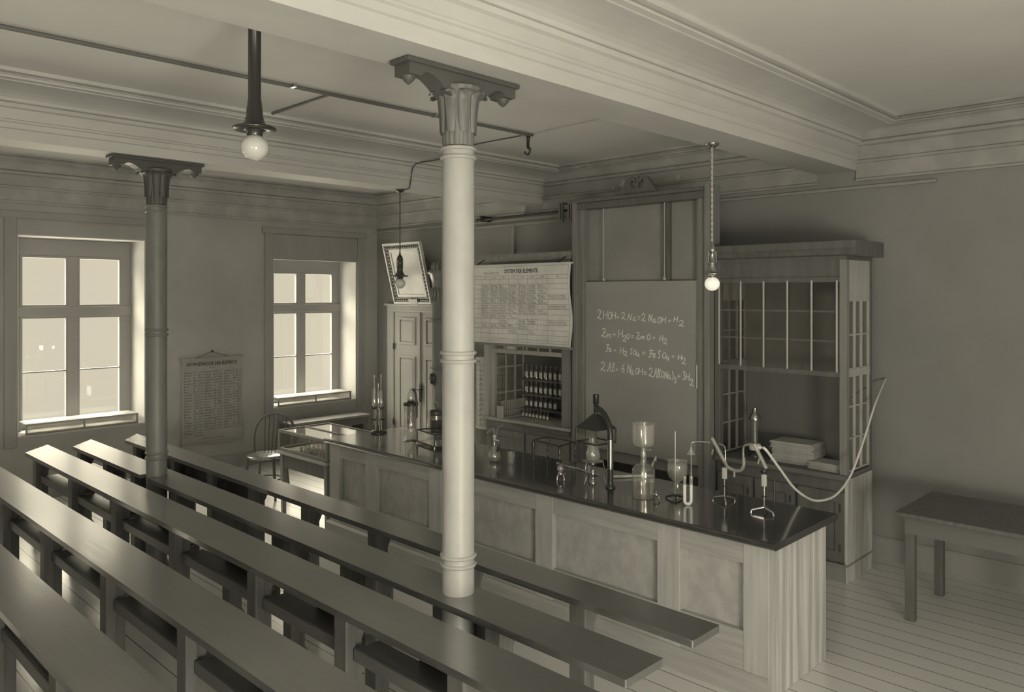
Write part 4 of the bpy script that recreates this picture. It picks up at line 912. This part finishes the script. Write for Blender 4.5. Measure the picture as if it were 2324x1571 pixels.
MB().tube([(x+.085, y, 1.12), (x+.125, y-.03, .985)], .005, 8).build('glass_tip', M['tube_glass'], t)
# 3 trough with metal edges
t = thing('glass_trough', 'low rectangular glass trough with dark metal edges on the counter', 'trough', (-5.37, 4.55, Z))
q = [(-5.56, 4.50), (-5.235, 4.43), (-5.14, 4.62), (-5.47, 4.70)]; z0, z1 = Z+.02, Z+.125
m = MB()
for i in range(4):
    a, b = q[i], q[(i+1) % 4]
    m.tube([(*a, z0), (*b, z0)], .0065, 6).tube([(*a, z1), (*b, z1)], .0065, 6).tube([(*a, z0), (*a, z1)], .0075, 6)
m.build('metal_edges', M['dark_metal'], t)
for a in q: MB().lathe(a[0], a[1], [(.009, Z), (.006, z0)], 8).build('foot', M['brass'], t)
m = MB()
for i in range(4):
    a, b = q[i], q[(i+1) % 4]; m.add([(*a, z0), (*b, z0), (*b, z1), (*a, z1)], [(0,1,2,3)])
m.build('glass_walls', M['pane_glass'], t)
MB().prism(q, 'z', z0, z0+.06).build('water', M['water'], t)
# 4 jar with ring-handled cylinder
x, y = -5.655, 4.79
t = thing('ring_handle_jar', 'wide glass jar holding a dark cylinder with a ring handle behind the trough', 'jar', (x, y, Z))
MB().lathe(x, y, [(.08, Z), (.08, 1.15), (.084, 1.155)], 32, True, False).build('outer_jar', G, t)
MB().lathe(x+.015, y, [(.055, Z+.01), (.055, 1.115), (.058, 1.12), (.058, 1.15), (.05, 1.162), (.02, 1.168)], 28).build('inner_cylinder', M['dark_metal'], t)
MB().lathe(x+.015, y, [(.0565, 1.075), (.0565, 1.115)], 28, False, False).build('metal_band', M['steel'], t)
MB().tube([(x+.015+.028*math.cos(a), y, 1.205+.034*math.sin(a)) for a in [2*PI*i/20 for i in range(21)]], .005, 8).build('ring_handle', M['brass'], t)
# 5 wash bottle
x, y = -4.514, 4.45
t = thing('wash_bottle', 'round-bottomed glass wash bottle with two bent tubes', 'flask', (x, y, Z))
MB().lathe(x, y, [(.03, Z), (.038, Z+.004), (.048, Z+.022), (.051, Z+.045), (.045, Z+.072), (.028, Z+.09), (.016, Z+.105), (.0155, 1.09), (.019, 1.10)], 32, True, False).build('body', G, t)
MB().lathe(x, y, [(.03, Z+.002), (.04, Z+.006), (.046, Z+.025), (.0475, Z+.04)], 24).build('water', M['water'], t)
MB().lathe(x, y, [(.013, 1.075), (.016, 1.10), (.017, 1.115)], 16).build('stopper', M['frosted_glass'], t)
MB().tube(spline([(x-.004, y, Z+.03), (x-.004, y, 1.10), (x-.004, y, 1.15), (x-.012, y, 1.164), (x-.05, y-.0, 1.145), (x-.085, y, 1.122)], 5), .0042, 8).build('jet_tube', M['tube_glass'], t)
MB().tube([(x+.005, y, 1.10), (x+.012, y, 1.128), (x+.03, y, 1.128), (x+.034, y, 1.165), (x+.05, y, 1.178), (x+.096, y, 1.205)], .0042, 8).build('mouth_tube', M['tube_glass'], t)
MB().tube([(x+.014, y, 1.075), (x+.05, y, 1.073)], .006, 8).build('clamp', M['frosted_glass'], t)
MB().tube(spline([(x+.048, y, 1.065), (x+.05, y, 1.03), (x+.046, y, 1.01), (x+.03, y, .985)], 4), .008, 8).build('bulb_cord', M['dark_metal'], t)
# 6 beaker
x, y = -4.361, 4.485
t = thing('beaker', 'small clear glass beaker beside the wash bottle', 'beaker', (x, y, Z))
MB().lathe(x, y, [(.024, Z), (.0255, Z+.004), (.030, Z+.09), (.031, Z+.092)], 28, True, False).build('glass', M['tube_glass'], t)
# 7 small table on turned legs
t = thing('bench_stand', 'low dark stand on four turned metal legs behind the beaker', 'stand', (-4.16, 4.77, Z))
lg = [(-4.319, 4.705), (-4.32, 4.873), (-3.989, 4.644), (-4.013, 4.86)]
zt = 1.068
m = MB()
for i in range(4):
    a, b = lg[(0, 1, 3, 2)[i]], lg[(1, 3, 2, 0)[i]]; m.tube([(*a, zt), (*b, zt)], .0055, 8)
m.build('frame', M['dark_metal'], t)
for a, b in lg:
    MB().lathe(a, b, [(.012, Z), (.012, Z+.006), (.005, Z+.014), (.006, Z+.06), (.010, Z+.068), (.006, Z+.076), (.0065, zt-.07), (.011, zt-.05), (.007, zt-.042), (.012, zt-.028), (.007, zt-.016), (.011, zt-.004)], 14).build('leg', M['dark_brass'], t)
# 8 glass ball on small brass stand
x, y = -3.724, 4.345
t = thing('glass_ball_stand', 'little glass ball on a three-footed brass holder', 'instrument', (x, y, Z))
MB().ball((x, y, Z+.082), .0245, 20, 12).build('ball', M['tube_glass'], t)
MB().lathe(x, y, [(.01, Z+.03), (.02, Z+.035), (.02, Z+.05), (.012, Z+.06)], 18).tube([(x, y, Z+.042), (x+.05, y+.01, Z+.046)], .006, 8).build('holder', M['brass'], t)
for a in (.3, 2.4, 4.5): MB().tube([(x+.012*math.cos(a), y+.012*math.sin(a), Z+.042), (x+.028*math.cos(a), y+.028*math.sin(a), Z+.03), (x+.03*math.cos(a), y+.03*math.sin(a), Z)], .006, 8).build('foot', M['brass'], t)
# 9 burner with chimney on tripod
x, y = -3.5, 4.44
t = thing('bunsen_burner', 'brass burner below a pear-shaped glass chimney with curved tripod legs', 'burner', (x, y, Z))
MB().lathe(x, y, [(.026, Z), (.026, Z+.008), (.009, Z+.02), (.008, Z+.05), (.016, Z+.065), (.008, Z+.078), (.009, Z+.12), (.018, Z+.13), (.018, Z+.145), (.012, Z+.15)], 20).build('burner', M['brass'], t)
MB().lathe(x, y, [(.012, Z+.152), (.04, Z+.165), (.052, Z+.185), (.05, Z+.215), (.038, Z+.26), (.029, Z+.31), (.027, Z+.325)], 28, True, False).build('chimney', M['tube_glass'], t)
MB().lathe(x, y, [(.075, Z+.155), (.078, Z+.158)], 24).build('tray', M['steel'], t)
for k in range(3):
    a = .5+2*PI*k/3; c_, s_ = math.cos(a), math.sin(a)
    MB().tube(spline([(x+.07*c_, y+.07*s_, Z+.155), (x+.082*c_, y+.082*s_, Z+.11), (x+.075*c_, y+.075*s_, Z+.05), (x+.095*c_, y+.095*s_, Z+.004)], 5), .004, 8).build('leg', M['brass'], t)
# 10 glass lantern hood on bent pipe
x, y = -3.52, 4.50
t = thing('lantern_hood', 'square glass-sided lantern hood with black pyramid roof on a bent dark pipe', 'hood', (-3.33, 4.42, Z))
a_ = math.radians(-7); hs = .10
def lr(u, v, z): return (x+u*math.cos(a_)-v*math.sin(a_), y+u*math.sin(a_)+v*math.cos(a_), z)
cn = [(-hs,-hs), (hs,-hs), (hs,hs), (-hs,hs)]
zb, ze, za = 1.185, 1.288, 1.385
m = MB(); m.add([lr(u, v, ze) for u, v in cn]+[lr(u*.16, v*.16, za) for u, v in cn], [(i, (i+1) % 4, 4+(i+1) % 4, 4+i) for i in range(4)]+[(4,5,6,7)])
m.add([lr(u*1.02, v*1.02, ze-.006) for u, v in cn]+[lr(u, v, ze) for u, v in cn], [(i, (i+1) % 4, 4+(i+1) % 4, 4+i) for i in range(4)])
m.build('roof', M['dark_metal'], t)
m = MB()
for i in range(4):
    p_, q_ = cn[i], cn[(i+1) % 4]
    m.tube([lr(*p_, zb), lr(*q_, zb)], .006, 6).tube([lr(*p_, zb), lr(*p_, ze)], .006, 6)
m.build('edge_frame', M['dark_metal'], t)
m = MB()
for i in range(4):
    p_, q_ = cn[i], cn[(i+1) % 4]; m.add([lr(*p_, zb), lr(*q_, zb), lr(*q_, ze), lr(*p_, ze)], [(0,1,2,3)])
m.build('glass_sides', M['pane_glass'], t)
MB().lathe(x, y, [(.016, za-.005), (.016, 1.455), (.022, 1.46), (.022, 1.525)], 20, True, False).build('chimney', M['dark_metal'], t)
px_, py_ = -3.33, 4.42
d_ = Vector((px_-x, py_-y, 0)); L_ = d_.length; d_.normalize()
pts = [(px_, py_, Z+.02), (px_, py_, 1.26)]
for i in range(1, 11):
    a = PI/2*i/10; q_ = Vector((px_, py_, 1.26))-d_*(L_*(1-math.cos(a)))+Vector((0,0,.17*math.sin(a))); pts.append(tuple(q_))
MB().tube(pts, .0205, 16).build('bent_pipe', M['dark_metal'], t)
MB().lathe(px_, py_, [(.0215, 1.03), (.0215, 1.235)], 20, False, False).build('polished_sleeve', M['steel'], t)
MB().lathe(px_, py_, [(.036, Z), (.036, Z+.01), (.022, Z+.02), (.022, Z+.04)], 20).build('socket', M['dark_metal'], t)
# 11 gas-washing bottle with reservoir
x, y = -3.012, 4.36; R_ = .0755
t = thing('aspirator_bottle', 'big glass bottle half full of liquid topped by an open cylindrical reservoir', 'bottle', (x, y, Z))
MB().lathe(x, y, [(R_-.004, Z), (R_, Z+.006), (R_, Z+.18), (R_-.006, Z+.2), (.045, Z+.218), (.022, Z+.225), (.02, Z+.262), (.024, Z+.266)], 40, True, False).build('bottle', G, t)
MB().lathe(x, y, [(R_-.004, Z+.003), (R_-.003, Z+.008), (R_-.003, Z+.115)], 36).build('liquid', M['water'], t)
MB().lathe(x, y, [(.0135, Z+.10), (.0135, 1.19)], 16, False, False).lathe(x, y, [(.017, 1.16), (.019, 1.165), (.019, 1.19), (.015, 1.21), (.018, 1.235)], 16).build('connecting_tube', M['tube_glass'], t)
MB().lathe(x, y, [(.018, 1.235), (.06, 1.24), (.074, 1.252), (.076, 1.27), (.0755, 1.385), (.077, 1.39)], 40, True, False).build('reservoir', M['milky_glass'], t)
MB().lathe(x, y, [(.06, 1.243), (.072, 1.255), (.0735, 1.29)], 36).build('reservoir_water', M['water'], t)
MB().tube([(x-.02, y, 1.222), (x+.055, y, 1.222)], .006, 8).build('stopcock', M['tube_glass'], t)
MB().tube(spline([(x+.062, y+.01, Z+.215), (x+.072, y+.01, Z+.245), (x+.085, y+.01, Z+.262), (x+.09, y+.01, Z+.285)], 4), .007, 8).ball((x+.084, y+.01, Z+.262), .011, 10, 6).build('side_tap', M['tube_glass'], t)
MB().tube([(x+R_-.005, y, Z+.035), (x+.11, y, Z+.035), (x+.125, y, Z+.012)], .007, 8).ball((x+.10, y, Z+.036), .013, 10, 6).tube([(x+.10, y, Z+.036), (x+.10, y, Z+.062)], .005, 8).build('outlet_tap', M['brass'], t)
# 12 rod stand
x, y = -2.832, 4.46
t = thing('rod_stand', 'thin upright steel rod on a small tripod foot before the footed bowl', 'stand', (x, y, Z))
MB().tube([(x, y, Z+.012), (x, y, 1.35)], .0045, 10).build('rod', M['steel'], t)
for k in range(3):
    a = 1.2+2*PI*k/3; MB().tube([(x, y, Z+.03), (x+.06*math.cos(a), y+.06*math.sin(a), Z+.012), (x+.065*math.cos(a), y+.065*math.sin(a), Z)], [.008, .006, .007], 8).build('leg', M['dark_metal'], t)
# 13 footed bowl
x, y = -2.945, 4.665
t = thing('footed_bowl', 'clear footed glass bowl half filled behind the upright rod', 'bowl', (x, y, Z))
MB().lathe(x, y, [(.06, Z), (.056, Z+.006), (.02, Z+.018), (.011, Z+.03), (.015, Z+.042), (.010, Z+.05), (.014, Z+.058), (.03, Z+.068), (.058, Z+.095), (.068, Z+.13), (.068, Z+.18), (.064, Z+.20), (.072, Z+.208)], 36, True, False).build('glass', M['tube_glass'], t)
MB().lathe(x, y, [(.02, Z+.065), (.055, Z+.095), (.066, Z+.13), (.067, Z+.15)], 32).build('water', M['water'], t)
# 14 U-tube with delivery tube
x, y = -2.70, 4.40
t = thing('u_tube', 'glass tube bent like a letter u filled with white powder under a thin delivery tube', 'tube', (x, y, Z))
ux = Vector((.78, -.62, 0))*.0; ux = Vector((.71, .70, 0))
def up(u, z): p = Vector((x, y, 0))+ux*u; return (p.x, p.y, z)
rr = .021
U_ = [up(-rr, 1.035)]+[up(-rr*math.cos(a), Z+.028-rr*math.sin(a)*1.0+.0) for a in [PI*i/12 for i in range(13)]]+[up(rr, 1.035)]
MB().tube(U_, .0105, 12).build('powder_filling', M['powder'], t)
for s_ in (-1, 1):
    MB().lathe(up(s_*rr, 0)[0], up(s_*rr, 0)[1], [(.011, 1.03), (.011, 1.06), (.013, 1.075), (.012, 1.085)], 14).build('glass_end', M['tube_glass'], t)
fx, fy = up(rr, 0)[0], up(rr, 0)[1]
MB().tube(spline([(fx, fy, 1.06), (fx, fy, 1.20), (fx, fy, 1.285), (fx+.006, fy+.005, 1.302), (fx+.03, fy+.03, 1.306), (fx+.085, fy+.09, 1.302)], 5), .0035, 8).build('delivery_tube', M['tube_glass'], t)
MB().lathe(fx, fy, [(.027, 1.225), (.022, 1.235), (.008, 1.26), (.005, 1.275)], 18, False, False).build('drip_cone', M['tube_glass'], t)
# 15 retort stands with clamps
def retort(x, y, ztop, zb, label, da):
    t = thing('retort_stand', label, 'stand', (x, y, Z))
    MB().tube([(x, y, Z+.025), (x, y, ztop)], .0055, 10).build('rod', M['steel'], t)
    for k in range(3):
        a = da+2*PI*k/3; c_, s_ = math.cos(a), math.sin(a)
        MB().tube([(x, y, Z+.035), (x+.075*c_, y+.075*s_, Z+.018), (x+.08*c_, y+.08*s_, Z)], [.009, .0065, .008], 8).build('leg', M['steel'], t)
    MB().lathe(x, y, [(.018, Z+.10), (.018, Z+.103)], 12).build('collar', M['dark_metal'], t)
    MB().obox((x, y, zb), (.03, .024, .075), Matrix.Identity(3)).build('clamp_boss', M['frosted_glass'], t, bev=.006)
    MB().ball((x, y, zb+.06), .02, 12, 8).tube([(x-.03, y, zb+.05), (x+.04, y+.02, zb+.055)], .006, 8).build('clamp_joint', M['dark_metal'], t)
    return t
r = retort(-2.575, 4.64, 1.17, 1.085, 'retort stand carrying the slanting glass tube near the glass bottle', math.radians(-55))
def vv(ax, z): return ax
A = Vector((-2.66, 4.63, 1.305)); B = Vector((-2.56, 4.625, 1.155))
MB().tube([A, B], .013, 12).build('slanted_tube', M['tube_glass'], r)
MB().tube(spline([B, (-2.545, 4.625, 1.135), (-2.50, 4.63, 1.118), (-2.455, 4.63, 1.125), (-2.435, 4.63, 1.16), (-2.435, 4.63, 1.21)], 5), .011, 12).build('bent_limb', M['tube_glass'], r)
MB().tube(spline([(-2.61, 4.63, 1.275), (-2.585, 4.63, 1.27), (-2.565, 4.63, 1.25), (-2.56, 4.625, 1.17)], 4), .0045, 8).build('side_tube', M['tube_glass'], r)
MB().tube([(-2.645, 4.62, 1.235), (-2.655, 4.62, 1.20)], .006, 8).build('short_tube', M['tube_glass'], r)
MB().tube([(-2.50, 4.63, 1.115), (-2.50, 4.63, 1.075)], .007, 8).build('short_tube', M['tube_glass'], r)
r2 = retort(-2.27, 4.575, 1.19, 1.10, 'retort stand nearest the counter end, clamp holding the white rubber hose', math.radians(-20))
A = Vector((-2.335, 4.575, 1.315)); B = Vector((-2.255, 4.575, 1.175))
MB().tube([A, B], .0125, 12).build('slanted_tube', M['tube_glass'], r2)
MB().tube(spline([(-2.435, 4.63, 1.19), (-2.435, 4.625, 1.26), (-2.42, 4.615, 1.29), (-2.38, 4.595, 1.305), (-2.335, 4.58, 1.31)], 5), .0065, 10).build('bridge_tube', M['tube_glass'], r2)
MB().tube([(-2.295, 4.565, 1.235), (-2.305, 4.565, 1.20)], .006, 8).build('small_tube', M['tube_glass'], r2)
MB().tube([(-2.26, 4.58, 1.12), (-2.215, 4.59, 1.125), (-2.21, 4.59, 1.115), (-2.21, 4.59, Z+.05)], .005, 8).build('clamp_screw', M['dark_metal'], r2)
# 16 hoses and cord
hp = [(-2.31, 4.578, 1.298), (-2.285, 4.58, 1.300), (-2.256, 4.58, 1.285), (-2.251, 4.75, 1.146), (-2.256, 4.97, .985), (-2.25, 5.2, .872), (-2.25, 5.42, .826), (-2.252, 5.65, .828), (-2.255, 5.9, .915), (-2.271, 6.2, 1.132), (-2.296, 6.5, 1.369), (-2.37, 6.9, 1.496), (-2.39, 7.02, 1.53)]
tag(MB().tube(spline(hp, 6), .0085, 12).build('rubber_hose', M['rubber_white'], None, hp[0]), 'long white rubber hose sagging from the retort stand to the wall by the fume hood', 'hose')
tag(MB().tube(spline([(-3.50, 4.635, Z+.011), (-3.45, 4.70, Z+.011), (-3.38, 4.79, Z+.011), (-3.31, 4.865, Z+.011), (-3.275, 4.88, Z+.011)], 5), .0105, 10).build('rubber_hose', M['rubber_white'], None, (-3.50, 4.635, Z+.011)), 'short white rubber tube lying on the counter behind the pipe', 'hose')
m = MB(); cp = spline([(-4.10, 4.74, Z+.008), (-3.95, 4.70, Z+.008), (-3.85, 4.70, Z+.008), (-3.72, 4.66, Z+.008), (-3.60, 4.64, Z+.008)], 10)
for s_ in (0, PI): m.tube([(p.x, p.y+.0045*math.cos(i*.9+s_), p.z+.0045*math.sin(i*.9+s_)) for i, p in enumerate(cp)], .0042, 6)
tag(m.build('twisted_cord', M['cord'], None, tuple(cp[0])), 'twisted cord lying on the counter between the low stand and the burner', 'cord')
